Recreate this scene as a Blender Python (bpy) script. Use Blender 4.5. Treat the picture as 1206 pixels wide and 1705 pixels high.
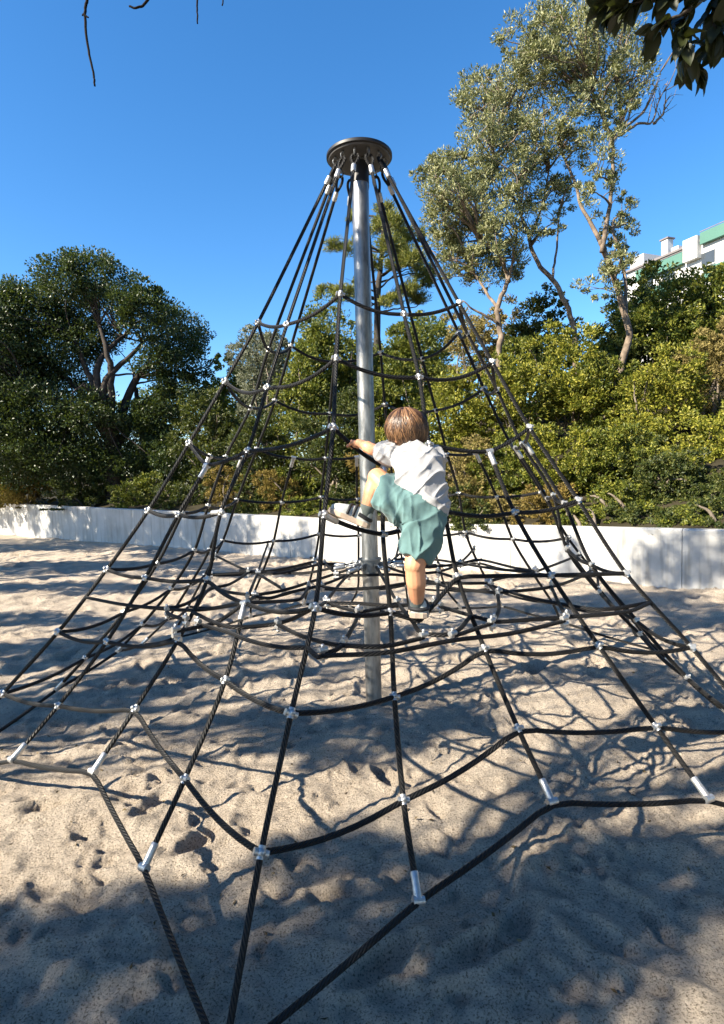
import bpy, bmesh, math, random
import numpy as np
from mathutils import Vector, Matrix

for o in list(bpy.data.objects):
    bpy.data.objects.remove(o)
SC = bpy.context.scene
COL = SC.collection
R = math.radians

# ------------------------------------------------------------------ camera
CAM_H, CAM_Y = 1.585, -4.0
FPX = 971.16                      # focal length in photo pixels (1206 wide)
PITCH, ROLL, YAW = -0.06105, -0.0278, -0.01183
cp, sp = math.cos(PITCH), math.sin(PITCH)
cy, sy = math.cos(YAW), math.sin(YAW)
cr_, sr_ = math.cos(ROLL), math.sin(ROLL)
EX = np.array([cy, -sy, 0.0])
EU = np.array([-sp * sy, -sp * cy, cp])
EF = np.array([cp * sy, cp * cy, sp])
RIGHT = cr_ * EX + sr_ * EU
UP = cr_ * EU - sr_ * EX
CAMP = np.array([0.0, CAM_Y, CAM_H])
cam = bpy.data.cameras.new('camera')
cam.sensor_fit = 'HORIZONTAL'
cam.sensor_width = 36.0
cam.lens = 36.0 * FPX / 1206.0
cam.clip_start = 0.05
cam.clip_end = 3000
camo = bpy.data.objects.new('camera', cam)
COL.objects.link(camo)
m = Matrix.Identity(4)
for i in range(3):
    m[i][0] = RIGHT[i]; m[i][1] = UP[i]; m[i][2] = -EF[i]; m[i][3] = CAMP[i]
camo.matrix_world = m
SC.camera = camo

# ------------------------------------------------------------------ light
SUN_DIR = np.array([-0.74, -0.40, 0.56]); SUN_DIR /= np.linalg.norm(SUN_DIR)   # towards the sun
SUN_EL = math.asin(SUN_DIR[2])
world = bpy.data.worlds.new('World')
SC.world = world
world.use_nodes = True
wn = world.node_tree.nodes; wl = world.node_tree.links
bg = wn['Background']
sky = wn.new('ShaderNodeTexSky')
sky.sky_type = 'NISHITA'
sky.sun_disc = False
sky.sun_elevation = SUN_EL
sky.sun_rotation = math.atan2(SUN_DIR[0], SUN_DIR[1])
sky.altitude = 200
sky.air_density = 1.0
sky.dust_density = 0.3
sky.ozone_density = 4.0
hs = wn.new('ShaderNodeHueSaturation')
hs.inputs['Saturation'].default_value = 1.24
wl.new(sky.outputs[0], hs.inputs['Color'])
wl.new(hs.outputs[0], bg.inputs[0])
bg.inputs[1].default_value = 0.089
sun = bpy.data.lights.new('sun', 'SUN')
sun.energy = 5.0
sun.angle = R(0.55)
sun.color = (1.0, 0.90, 0.74)
suno = bpy.data.objects.new('sun', sun)
COL.objects.link(suno)
suno.rotation_euler = Vector(SUN_DIR).to_track_quat('Z', 'Y').to_euler()
SC.view_settings.view_transform = 'Standard'
SC.view_settings.look = 'None'
SC.view_settings.gamma = 1.0
SC.view_settings.exposure = 1.62
SC.view_settings.use_curve_mapping = False
SC.cycles.max_bounces = 6
SC.cycles.diffuse_bounces = 3
SC.cycles.glossy_bounces = 3
SC.cycles.transmission_bounces = 3
SC.cycles.caustics_reflective = False
SC.cycles.caustics_refractive = False


# ------------------------------------------------------------------ helpers
def ray(x, y):
    return EF + RIGHT * ((x - 603) / FPX) - UP * ((y - 852.5) / FPX)

def at(x, y, d):
    """the point at camera depth d (metres) along a sight line"""
    return CAMP + ray(x, y) * d

def on_z(x, y, z):
    r = ray(x, y)
    return CAMP + r * ((z - CAM_H) / r[2])

def depth_of(p):
    return float(np.dot(np.asarray(p) - CAMP, EF))

def unit(v):
    v = np.asarray(v, float)
    n = np.linalg.norm(v)
    return v / n if n > 1e-12 else np.array([0, 0, 1.0])

def hash3(ix, iy, iz, seed):
    h = (ix.astype(np.int64) * 374761393 + iy.astype(np.int64) * 668265263 + iz.astype(np.int64) * 2147483647 + seed * 1274126177) & 0xffffffff
    h = ((h ^ (h >> 13)) * 1274126177) & 0xffffffff
    h = (h ^ (h >> 16)) & 0xffffff
    return h / float(0xffffff)

def noise3(p, seed=0):
    p = np.asarray(p, float)
    i = np.floor(p); f = p - i
    f = f * f * (3 - 2 * f)
    ix, iy, iz = i[:, 0], i[:, 1], i[:, 2]
    r = 0
    for a in (0, 1):
        wa = f[:, 0] if a else 1 - f[:, 0]
        for b in (0, 1):
            wb = f[:, 1] if b else 1 - f[:, 1]
            for c in (0, 1):
                wc = f[:, 2] if c else 1 - f[:, 2]
                r = r + wa * wb * wc * hash3(ix + a, iy + b, iz + c, seed)
    return r * 2 - 1

def noise2(x, y, s, seed=0):
    return noise3(np.stack([x / s, y / s, np.full_like(x, seed * 7.3)], 1), seed)

def tag(o, label=None, cat=None, group=None, kind=None):
    if label: o['label'] = label
    if cat: o['category'] = cat
    if group: o['group'] = group
    if kind: o['kind'] = kind
    return o

def empty(name, loc=(0, 0, 0)):
    o = bpy.data.objects.new(name, None)
    o.empty_display_size = 0.1
    COL.objects.link(o)
    o.location = loc
    return o

def link(name, me, mat, parent=None):
    o = bpy.data.objects.new(name, me)
    COL.objects.link(o)
    if mat is not None and not me.materials:
        me.materials.append(mat)
    if parent is not None:
        o.parent = parent
        o.matrix_parent_inverse = Matrix.Translation(-Vector(parent.location)) if parent.parent is None else Matrix.Identity(4)
    return o

def mesh_np(name, V, F, smooth=True, uv=None):
    """V (n,3), F (m,k) with one k"""
    V = np.asarray(V, np.float32); F = np.asarray(F, np.int32)
    me = bpy.data.meshes.new(name)
    me.vertices.add(len(V)); me.vertices.foreach_set('co', V.ravel())
    k = F.shape[1]
    me.loops.add(F.size); me.loops.foreach_set('vertex_index', F.ravel())
    me.polygons.add(len(F))
    me.polygons.foreach_set('loop_start', np.arange(0, F.size, k, dtype=np.int32))
    me.polygons.foreach_set('use_smooth', np.full(len(F), smooth, dtype=bool))
    if uv is not None:
        l = me.uv_layers.new(name='UVMap')
        l.data.foreach_set('uv', np.asarray(uv, np.float32).ravel())
    me.update(calc_edges=True)
    return me

class MB:
    """collects shapes for one mesh"""
    def __init__(s):
        s.V = []; s.F = []; s.n = 0; s.UV = []
    def add(s, V, F, uv=None):
        V = np.asarray(V, float)
        s.V.append(V)
        for f in F:
            s.F.append([int(i) + s.n for i in f])
        s.n += len(V)
    def box(s, c, h, rot=None):
        c = np.asarray(c, float); h = np.asarray(h, float)
        V = np.array([[x, y, z] for x in (-1, 1) for y in (-1, 1) for z in (-1, 1)], float) * h
        if rot is not None: V = V @ np.asarray(rot).T
        s.add(V + c, [(0, 1, 3, 2), (4, 6, 7, 5), (0, 4, 5, 1), (2, 3, 7, 6), (0, 2, 6, 4), (1, 5, 7, 3)])
        return s
    def tube(s, P, r, sides=8, caps=True):
        V, F = tube_vf(P, r, sides)
        F = [tuple(f) for f in F]
        n = len(P)
        if caps:
            F.append(tuple(range(sides - 1, -1, -1)))
            F.append(tuple(range((n - 1) * sides, n * sides)))
        s.add(V, F)
        return s
    def lathe(s, prof, axis_p=(0, 0, 0), axis=(0, 0, 1), sides=24, close=False):
        ax = unit(axis); a, b = frame(ax)
        V = []; n = len(prof)
        for r, z in prof:
            for j in range(sides):
                t = 2 * math.pi * j / sides
                V.append(np.asarray(axis_p) + ax * z + (a * math.cos(t) + b * math.sin(t)) * r)
        F = []
        for i in range(n - 1 + (1 if close else 0)):
            for j in range(sides):
                j2 = (j + 1) % sides; i2 = (i + 1) % n
                F.append((i * sides + j, i * sides + j2, i2 * sides + j2, i2 * sides + j))
        if not close:
            if prof[0][0] > 1e-6: F.append(tuple(range(sides - 1, -1, -1)))
            if prof[-1][0] > 1e-6: F.append(tuple(range((n - 1) * sides, n * sides)))
        s.add(V, F)
        return s
    def ball(s, c, r, nu=12, nv=8, rot=None):
        r = np.asarray(r, float) * np.ones(3)
        V = [np.array([0, 0, 1.0])]
        for i in range(1, nv):
            p = math.pi * i / nv
            for j in range(nu):
                t = 2 * math.pi * j / nu
                V.append(np.array([math.sin(p) * math.cos(t), math.sin(p) * math.sin(t), math.cos(p)]))
        V.append(np.array([0, 0, -1.0]))
        V = np.array(V) * r
        if rot is not None: V = V @ np.asarray(rot).T
        F = []
        for j in range(nu): F.append((0, 1 + j, 1 + (j + 1) % nu))
        for i in range(nv - 2):
            for j in range(nu):
                a = 1 + i * nu + j; b = 1 + i * nu + (j + 1) % nu
                F.append((a, a + nu, b + nu, b))
        L = len(V) - 1
        for j in range(nu): F.append((L, L - nu + (j + 1) % nu, L - nu + j))
        s.add(V + np.asarray(c, float), F)
        return s
    def cap(s, A, B, ra, rb, sides=14):
        """tapered capsule"""
        A = np.asarray(A, float); B = np.asarray(B, float)
        ax = unit(B - A); L = np.linalg.norm(B - A)
        prof = []
        for i in range(0, 5):
            t = math.pi / 2 * (i / 5.0)
            prof.append((max(ra * math.sin(t), 1e-4), -ra * math.cos(t)))
        for i in range(0, 7):
            u = i / 6.0
            prof.append((ra + (rb - ra) * u, L * u))
        for i in range(4, -1, -1):
            t = math.pi / 2 * (i / 5.0)
            prof.append((max(rb * math.sin(t), 1e-4), L + rb * math.cos(t)))
        s.lathe(prof, A, ax, sides)
        return s
    def mesh(s, name, smooth=True):
        V = np.concatenate(s.V) if s.V else np.zeros((0, 3))
        me = bpy.data.meshes.new(name)
        me.from_pydata([tuple(v) for v in V], [], s.F)
        if smooth:
            me.polygons.foreach_set('use_smooth', np.full(len(me.polygons), True, dtype=bool))
        me.update()
        return me
    def build(s, name, mat, parent=None, smooth=True, sharp=None):
        me = s.mesh(name, smooth)
        if smooth and sharp:
            me.set_sharp_from_angle(angle=R(sharp))
        return link(name, me, mat, parent)

def frame(ax):
    ax = unit(ax)
    t = np.array([0, 0, 1.0]) if abs(ax[2]) < 0.9 else np.array([1.0, 0, 0])
    a = unit(np.cross(t, ax)); b = np.cross(ax, a)
    return a, b

def tube_vf(P, r, sides=8):
    P = np.asarray(P, float); n = len(P)
    r = np.asarray(r, float) * np.ones(n)
    T = np.gradient(P, axis=0); T /= np.maximum(np.linalg.norm(T, axis=1), 1e-9)[:, None]
    a, b = frame(T[0])
    V = np.zeros((n, sides, 3))
    ang = np.arange(sides) * 2 * math.pi / sides
    for i in range(n):
        if i:
            a = unit(a - T[i] * np.dot(a, T[i])); b = np.cross(T[i], a)
        V[i] = P[i] + r[i] * (np.cos(ang)[:, None] * a + np.sin(ang)[:, None] * b)
    V = V.reshape(-1, 3)
    i, j = np.meshgrid(np.arange(n - 1), np.arange(sides), indexing='ij')
    j2 = (j + 1) % sides
    F = np.stack([i * sides + j, i * sides + j2, (i + 1) * sides + j2, (i + 1) * sides + j], -1).reshape(-1, 4)
    return V, F

def catmull(P, seg=8):
    P = [np.asarray(p, float) for p in P]
    if len(P) < 3:
        return np.array([P[0] + (P[1] - P[0]) * t for t in np.linspace(0, 1, seg + 1)])
    Q = [2 * P[0] - P[1]] + P + [2 * P[-1] - P[-2]]
    out = []
    for i in range(1, len(Q) - 2):
        p0, p1, p2, p3 = Q[i - 1:i + 3]
        # centripetal-ish tangents scaled by chord length
        d1 = np.linalg.norm(p2 - p1); d0 = np.linalg.norm(p1 - p0); d2 = np.linalg.norm(p3 - p2)
        m1 = (p2 - p0) / (d0 + d1) * d1; m2 = (p3 - p1) / (d1 + d2) * d1
        for k in range(seg):
            t = k / seg
            h00 = 2 * t ** 3 - 3 * t ** 2 + 1; h10 = t ** 3 - 2 * t ** 2 + t
            h01 = -2 * t ** 3 + 3 * t ** 2; h11 = t ** 3 - t ** 2
            out.append(h00 * p1 + h10 * m1 + h01 * p2 + h11 * m2)
    out.append(P[-1])
    return np.array(out)

# ------------------------------------------------------------------ materials
def mat_new(name):
    m = bpy.data.materials.new(name)
    m.use_nodes = True
    nt = m.node_tree
    return m, nt, nt.nodes['Principled BSDF']

def N(nt, t, **kw):
    n = nt.nodes.new(t)
    for k, v in kw.items():
        setattr(n, k, v)
    return n

def ramp(nt, stops):
    n = nt.nodes.new('ShaderNodeValToRGB')
    e = n.color_ramp.elements
    while len(e) > 1: e.remove(e[0])
    e[0].position = stops[0][0]; e[0].color = (*stops[0][1], 1)
    for p, c in stops[1:]:
        x = e.new(p); x.color = (*c, 1)
    return n

def simple(name, col, rough=0.6, metal=0.0, var=0.15, scale=20, bump=0.0, bscale=80, spec=0.5):
    m, nt, b = mat_new(name)
    tc = N(nt, 'ShaderNodeTexCoord')
    n = N(nt, 'ShaderNodeTexNoise'); n.inputs['Scale'].default_value = scale; n.inputs['Detail'].default_value = 5
    nt.links.new(tc.outputs['Object'], n.inputs['Vector'])
    c = np.array(col)
    rp = ramp(nt, [(0.25, tuple(c * (1 - var))), (0.75, tuple(np.minimum(c * (1 + var), 1)))])
    nt.links.new(n.outputs['Fac'], rp.inputs[0]); nt.links.new(rp.outputs[0], b.inputs['Base Color'])
    b.inputs['Roughness'].default_value = rough; b.inputs['Metallic'].default_value = metal
    b.inputs['Specular IOR Level'].default_value = spec
    if bump:
        n2 = N(nt, 'ShaderNodeTexNoise'); n2.inputs['Scale'].default_value = bscale; n2.inputs['Detail'].default_value = 4
        nt.links.new(tc.outputs['Object'], n2.inputs['Vector'])
        bp = N(nt, 'ShaderNodeBump'); bp.inputs['Strength'].default_value = bump; bp.inputs['Distance'].default_value = 0.01
        nt.links.new(n2.outputs['Fac'], bp.inputs['Height']); nt.links.new(bp.outputs[0], b.inputs['Normal'])
    return m

def leaf_mat(name, c1, c2, c3, trans=0.3, rough=0.5, spec=0.35):
    m, nt, b = mat_new(name)
    g = N(nt, 'ShaderNodeNewGeometry')
    rp = ramp(nt, [(0.0, c1), (0.55, c2), (1.0, c3)])
    nt.links.new(g.outputs['Random Per Island'], rp.inputs[0])
    nt.links.new(rp.outputs[0], b.inputs['Base Color'])
    b.inputs['Roughness'].default_value = rough
    b.inputs['Specular IOR Level'].default_value = spec
    tr = N(nt, 'ShaderNodeBsdfTranslucent')
    mx = N(nt, 'ShaderNodeMix', data_type='RGBA'); mx.inputs[0].default_value = 0.5
    nt.links.new(rp.outputs[0], mx.inputs[6]); mx.inputs[7].default_value = (0.16, 0.2, 0.02, 1)
    nt.links.new(mx.outputs[2], tr.inputs[0])
    ms = N(nt, 'ShaderNodeMixShader'); ms.inputs[0].default_value = trans
    nt.links.new(b.outputs[0], ms.inputs[1]); nt.links.new(tr.outputs[0], ms.inputs[2])
    nt.links.new(ms.outputs[0], nt.nodes['Material Output'].inputs[0])
    return m

def make_sand():
    m, nt, b = mat_new('sand')
    tc = N(nt, 'ShaderNodeTexCoord')
    def noise(s, d=6, r=0.6):
        n = N(nt, 'ShaderNodeTexNoise'); n.inputs['Scale'].default_value = s; n.inputs['Detail'].default_value = d; n.inputs['Roughness'].default_value = r
        nt.links.new(tc.outputs['Object'], n.inputs['Vector']); return n
    n1 = noise(1.3, 6); n2 = noise(130, 4, 0.7); n3 = noise(9, 5)
    r1 = ramp(nt, [(0.3, (0.62, 0.52, 0.41)), (0.7, (0.74, 0.635, 0.51))])
    nt.links.new(n1.outputs['Fac'], r1.inputs[0])
    r2 = ramp(nt, [(0.36, (0.30, 0.275, 0.245)), (0.49, (0.98, 0.98, 0.98)), (0.75, (1.1, 1.1, 1.1))])
    nt.links.new(n2.outputs['Fac'], r2.inputs[0])
    mx = N(nt, 'ShaderNodeMix', data_type='RGBA', blend_type='MULTIPLY'); mx.inputs[0].default_value = 1
    nt.links.new(r1.outputs[0], mx.inputs[6]); nt.links.new(r2.outputs[0], mx.inputs[7])
    r3 = ramp(nt, [(0.3, (0.86, 0.85, 0.84)), (0.6, (1, 1, 1))])
    nt.links.new(n3.outputs['Fac'], r3.inputs[0])
    mx2 = N(nt, 'ShaderNodeMix', data_type='RGBA', blend_type='MULTIPLY'); mx2.inputs[0].default_value = 1
    nt.links.new(mx.outputs[2], mx2.inputs[6]); nt.links.new(r3.outputs[0], mx2.inputs[7])
    nt.links.new(mx2.outputs[2], b.inputs['Base Color'])
    b.inputs['Roughness'].default_value = 0.95; b.inputs['Specular IOR Level'].default_value = 0.15
    n4 = noise(95, 8, 0.85); n5 = noise(30, 6, 0.7)
    ad = N(nt, 'ShaderNodeMath', operation='MULTIPLY_ADD'); ad.inputs[1].default_value = 1.6
    nt.links.new(n5.outputs['Fac'], ad.inputs[0]); nt.links.new(n4.outputs['Fac'], ad.inputs[2])
    bp = N(nt, 'ShaderNodeBump'); bp.inputs['Strength'].default_value = 1.0; bp.inputs['Distance'].default_value = 0.035
    nt.links.new(ad.outputs[0], bp.inputs['Height']); nt.links.new(bp.outputs[0], b.inputs['Normal'])
    return m

def make_rope_mat():
    m, nt, b = mat_new('black_rope')
    uv = N(nt, 'ShaderNodeUVMap'); sep = N(nt, 'ShaderNodeSeparateXYZ')
    nt.links.new(uv.outputs[0], sep.inputs[0])
    mu = N(nt, 'ShaderNodeMath', operation='MULTIPLY'); mu.inputs[1].default_value = 6 * 2 * math.pi
    nt.links.new(sep.outputs[0], mu.inputs[0])
    mv = N(nt, 'ShaderNodeMath', operation='MULTIPLY_ADD'); mv.inputs[1].default_value = 2 * math.pi / 0.02
    nt.links.new(sep.outputs[1], mv.inputs[0]); nt.links.new(mu.outputs[0], mv.inputs[2])
    si = N(nt, 'ShaderNodeMath', operation='SINE'); nt.links.new(mv.outputs[0], si.inputs[0])
    bp = N(nt, 'ShaderNodeBump'); bp.inputs['Strength'].default_value = 0.9; bp.inputs['Distance'].default_value = 0.0025
    nt.links.new(si.outputs[0], bp.inputs['Height']); nt.links.new(bp.outputs[0], b.inputs['Normal'])
    tc = N(nt, 'ShaderNodeTexCoord'); no = N(nt, 'ShaderNodeTexNoise'); no.inputs['Scale'].default_value = 6
    nt.links.new(tc.outputs['Object'], no.inputs['Vector'])
    rp = ramp(nt, [(0.3, (0.005, 0.005, 0.0055)), (0.7, (0.013, 0.013, 0.013))])
    nt.links.new(no.outputs['Fac'], rp.inputs[0]); nt.links.new(rp.outputs[0], b.inputs['Base Color'])
    b.inputs['Roughness'].default_value = 0.5; b.inputs['Specular IOR Level'].default_value = 0.25
    return m

def make_galv():
    m, nt, b = mat_new('galvanised_steel')
    tc = N(nt, 'ShaderNodeTexCoord')
    mp = N(nt, 'ShaderNodeMapping'); mp.inputs['Scale'].default_value = (1, 1, 0.25)
    nt.links.new(tc.outputs['Object'], mp.inputs['Vector'])
    v = N(nt, 'ShaderNodeTexNoise'); v.inputs['Scale'].default_value = 26; v.inputs['Detail'].default_value = 8; v.inputs['Roughness'].default_value = 0.65
    nt.links.new(mp.outputs[0], v.inputs['Vector'])
    rp = ramp(nt, [(0.3, (0.13, 0.135, 0.14)), (0.52, (0.31, 0.315, 0.315)), (0.8, (0.50, 0.50, 0.49))])
    nt.links.new(v.outputs['Fac'], rp.inputs[0]); nt.links.new(rp.outputs[0], b.inputs['Base Color'])
    rr = N(nt, 'ShaderNodeMapRange'); rr.inputs[3].default_value = 0.28; rr.inputs[4].default_value = 0.52
    nt.links.new(v.outputs['Fac'], rr.inputs[0]); nt.links.new(rr.outputs[0], b.inputs['Roughness'])
    b.inputs['Metallic'].default_value = 0.9
    return m

def make_wall():
    m, nt, b = mat_new('white_wall_paint')
    tc = N(nt, 'ShaderNodeTexCoord')
    n = N(nt, 'ShaderNodeTexNoise'); n.inputs['Scale'].default_value = 1.7; n.inputs['Detail'].default_value = 7; n.inputs['Roughness'].default_value = 0.65
    nt.links.new(tc.outputs['Object'], n.inputs['Vector'])
    rp = ramp(nt, [(0.3, (0.38, 0.37, 0.35)), (0.6, (0.50, 0.495, 0.48))])
    nt.links.new(n.outputs['Fac'], rp.inputs[0])
    mp = N(nt, 'ShaderNodeMapping'); mp.inputs['Scale'].default_value = (6, 6, 0.5)
    nt.links.new(tc.outputs['Object'], mp.inputs['Vector'])
    n2 = N(nt, 'ShaderNodeTexNoise'); n2.inputs['Scale'].default_value = 2; n2.inputs['Detail'].default_value = 4
    nt.links.new(mp.outputs[0], n2.inputs['Vector'])
    r2 = ramp(nt, [(0.32, (0.66, 0.64, 0.60)), (0.5, (1, 1, 1))])
    nt.links.new(n2.outputs['Fac'], r2.inputs[0])
    mx = N(nt, 'ShaderNodeMix', data_type='RGBA', blend_type='MULTIPLY'); mx.inputs[0].default_value = 0.8
    nt.links.new(rp.outputs[0], mx.inputs[6]); nt.links.new(r2.outputs[0], mx.inputs[7])
    nt.links.new(mx.outputs[2], b.inputs['Base Color'])
    b.inputs['Roughness'].default_value = 0.85
    bp = N(nt, 'ShaderNodeBump'); bp.inputs['Strength'].default_value = 0.3; bp.inputs['Distance'].default_value = 0.006
    n3 = N(nt, 'ShaderNodeTexNoise'); n3.inputs['Scale'].default_value = 35
    nt.links.new(tc.outputs['Object'], n3.inputs['Vector'])
    nt.links.new(n3.outputs['Fac'], bp.inputs['Height']); nt.links.new(bp.outputs[0], b.inputs['Normal'])
    return m

M = {}
M['sand'] = make_sand()
M['rope'] = make_rope_mat()
M['galv'] = make_galv()
M['wall'] = make_wall()
M['alu'] = simple('cast_aluminium', (0.50, 0.50, 0.49), 0.38, 0.75, 0.2, 60, 0.2, 200)
M['disc'] = simple('dark_plate', (0.010, 0.010, 0.011), 0.5, 0.0, 0.2, 10)
M['disc_under'] = simple('grey_plate', (0.07, 0.068, 0.066), 0.6, 0.1, 0.25, 14, 0.1)
M['collar'] = simple('collar_steel', (0.20, 0.21, 0.22), 0.4, 0.75, 0.2, 30)
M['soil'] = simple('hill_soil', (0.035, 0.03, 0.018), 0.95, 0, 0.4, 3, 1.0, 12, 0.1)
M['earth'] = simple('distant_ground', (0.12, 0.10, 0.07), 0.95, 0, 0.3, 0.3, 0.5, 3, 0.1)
M['bark'] = simple('grey_bark', (0.17, 0.14, 0.11), 0.9, 0, 0.45, 9, 1.0, 30, 0.15)
M['bark_pale'] = simple('pale_bark', (0.175, 0.135, 0.10), 0.85, 0, 0.55, 7, 1.0, 30, 0.15)
M['bark_dark'] = simple('dark_bark', (0.05, 0.042, 0.035), 0.9, 0, 0.4, 9, 0.8, 30, 0.15)
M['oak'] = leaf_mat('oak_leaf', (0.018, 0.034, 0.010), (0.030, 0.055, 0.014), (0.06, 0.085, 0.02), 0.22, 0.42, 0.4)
M['green'] = leaf_mat('green_leaf', (0.04, 0.062, 0.01), (0.12, 0.145, 0.02), (0.29, 0.28, 0.045), 0.3)
M['bright'] = leaf_mat('bright_leaf', (0.065, 0.088, 0.01), (0.2, 0.21, 0.025), (0.42, 0.38, 0.06), 0.35)
M['dark'] = leaf_mat('dark_leaf', (0.02, 0.034, 0.01), (0.05, 0.068, 0.014), (0.13, 0.135, 0.03), 0.25)  # on shaded low shrubs the shade is put into this leaf colour
M['dry'] = leaf_mat('dry_leaf', (0.12, 0.09, 0.03), (0.25, 0.2, 0.07), (0.42, 0.34, 0.13), 0.3, 0.7, 0.2)
M['rust'] = leaf_mat('rusty_leaf', (0.1, 0.065, 0.02), (0.22, 0.155, 0.04), (0.36, 0.27, 0.08), 0.3, 0.7, 0.2)
M['olive'] = leaf_mat('olive_leaf', (0.075, 0.09, 0.032), (0.19, 0.2, 0.075), (0.44, 0.42, 0.22), 0.25, 0.5, 0.4)
M['silver'] = leaf_mat('silver_leaf', (0.12, 0.135, 0.09), (0.22, 0.23, 0.16), (0.34, 0.35, 0.25), 0.25)
M['pine'] = leaf_mat('pine_needle', (0.06, 0.085, 0.012), (0.17, 0.18, 0.03), (0.32, 0.29, 0.07), 0.25)
M['canopy'] = leaf_mat('shade_toned_leaf', (0.012, 0.018, 0.006), (0.022, 0.028, 0.008), (0.04, 0.044, 0.012), 0.10)  # colour darkened where the crown alone shades the branch leaves too little
M['twig'] = simple('silhouette_twig', (0.012, 0.010, 0.009), 0.9, 0, 0.3, 30, 0.3, 60, 0.1)  # bark colour darkened so the twigs read as shaded silhouettes

# ------------------------------------------------------------------ ground
def dents():
    rng = np.random.default_rng(5)
    out = []
    for i in range(520):              # shoe prints
        x = rng.uniform(-4.2, 4.2); y = rng.uniform(-3.9, 3.5)
        out.append((x, y, rng.uniform(0, math.pi), rng.uniform(.06, .13), rng.uniform(.035, .055), rng.uniform(.008, .022)))
    for i in range(2300):             # scuffs and kicked-up lumps
        x = rng.uniform(-2.6, 2.6); y = rng.uniform(-3.6, .6)
        out.append((x, y, rng.uniform(0, math.pi), rng.uniform(.03, .085), rng.uniform(.02, .04), rng.uniform(-.012, .015)))
    for i in range(1300):             # trampled sand farther back
        x = rng.uniform(-9, 6); y = rng.uniform(.3, 10)
        out.append((x, y, rng.uniform(0, math.pi), rng.uniform(.08, .20), rng.uniform(.06, .10), rng.uniform(.015, .045)))
    for px, py, a in ((640, 1600, .6), (790, 1590, .5), (330, 1400, 1.0), (250, 1350, 1.2), (860, 1540, .9), (640, 1290, 1.9), (80, 1350, .4), (560, 1480, .3)):
        g = on_z(px, py, 0)
        out.append((g[0], g[1], a, .13, .05, .035))
    return out
DENTS = dents()

def sand_z(x, y):
    x = np.asarray(x, float); y = np.asarray(y, float)
    z = .030 * noise2(x, y, 1.3, 1) + .026 * noise2(x, y, .42, 2) + .018 * noise2(x, y, .16, 3)
    near = np.exp(-np.maximum(0, np.hypot(x, y + 1) - 9) / 3)
    tr = noise2(x, y, .9, 9)
    z = z + near * (.011 * noise2(x, y, .085, 4) + .009 * (1 - np.abs(noise2(x, y, .06, 6))) + .012 * np.maximum(tr, 0) * noise2(x, y, .05, 7) + .0055 * noise2(x, y, .032, 8))
    order = np.argsort(x, kind='stable'); xs = x[order]
    for (cx, cy_, a, la, lb, dp) in DENTS:
        lo, hi = np.searchsorted(xs, (cx - .3, cx + .3))
        idx = order[lo:hi]; idx = idx[abs(y[idx] - cy_) < .3]
        if not len(idx): continue
        dx = x[idx] - cx; dy = y[idx] - cy_
        u = (dx * math.cos(a) + dy * math.sin(a)) / la; v = (-dx * math.sin(a) + dy * math.cos(a)) / lb
        r = np.sqrt(u * u + v * v)
        z[idx] += -dp * np.exp(-(r / .85) ** 4) + dp * .5 * np.exp(-((r - 1.35) / .32) ** 2)
    return z

def axis_coords(segs):
    out = [segs[0][0]]
    for a, b, st in segs:
        n = max(1, int(round((b - a) / st)))
        out += list(np.linspace(a, b, n + 1)[1:])
    return np.array(out)
gx = axis_coords([(-26, -12, .6), (-12, -5, .07), (-5, -2.6, .035), (-2.6, 2.6, .0145), (2.6, 5.4, .04), (5.4, 12, .16), (12, 26, .8)])
gy = axis_coords([(-26, -8, .8), (-8, -3.6, .12), (-3.6, -1.5, .0145), (-1.5, -0.4, .022), (-0.4, 3, .035), (3, 9, .06), (9, 17, .14), (17, 24, .5)])
X, Y = np.meshgrid(gx, gy, indexing='ij')
xf, yf = X.ravel(), Y.ravel()
Z = sand_z(xf, yf)
n1, n2 = len(gx), len(gy)
i, j = np.meshgrid(np.arange(n1 - 1), np.arange(n2 - 1), indexing='ij')
F = np.stack([i * n2 + j, (i + 1) * n2 + j, (i + 1) * n2 + j + 1, i * n2 + j + 1], -1).reshape(-1, 4)
# keep only what lies in front of the wall (plus a margin)
WPR = np.array([4.49, 3.36]); WU = unit([-16.7, 11.7]); WN = np.array([-WU[1], WU[0]])
if WN[1] < 0: WN = -WN
wd = (xf - WPR[0]) * WN[0] + (yf - WPR[1]) * WN[1]
keep = (wd[F] < 0.05).all(1) | (wd[F].min(1) < 0.05)
F = F[keep]
sand = link('sand', mesh_np('sand', np.stack([xf, yf, Z], 1), F), M['sand'])
tag(sand, 'pale gritty play sand with footprints under the climbing net', kind='structure')

def wall_top(s):
    return float(np.interp(s, [-30, 0, 5, 8, 20, 60], [.78, .78, .76, .83, 1.03, 1.05]))
def hill_z(x, y):
    """height of the bank behind the wall"""
    w = (x - WPR[0]) * WN[0] + (y - WPR[1]) * WN[1]
    s = (x - WPR[0]) * WU[0] + (y - WPR[1]) * WU[1]
    sl = np.interp(s, [-20, 4, 9, 16, 40], [.46, .46, .30, .12, .10])
    top = np.interp(s, [-30, 0, 5, 8, 20, 60], [.78, .78, .76, .83, 1.03, 1.05])
    ww = np.maximum(w, 0)
    return top - .10 + sl * 16 * (1 - np.exp(-ww / 16)) + .12 * np.sin(x * 1.7 + y) * np.minimum(ww / 2, 1)

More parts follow.
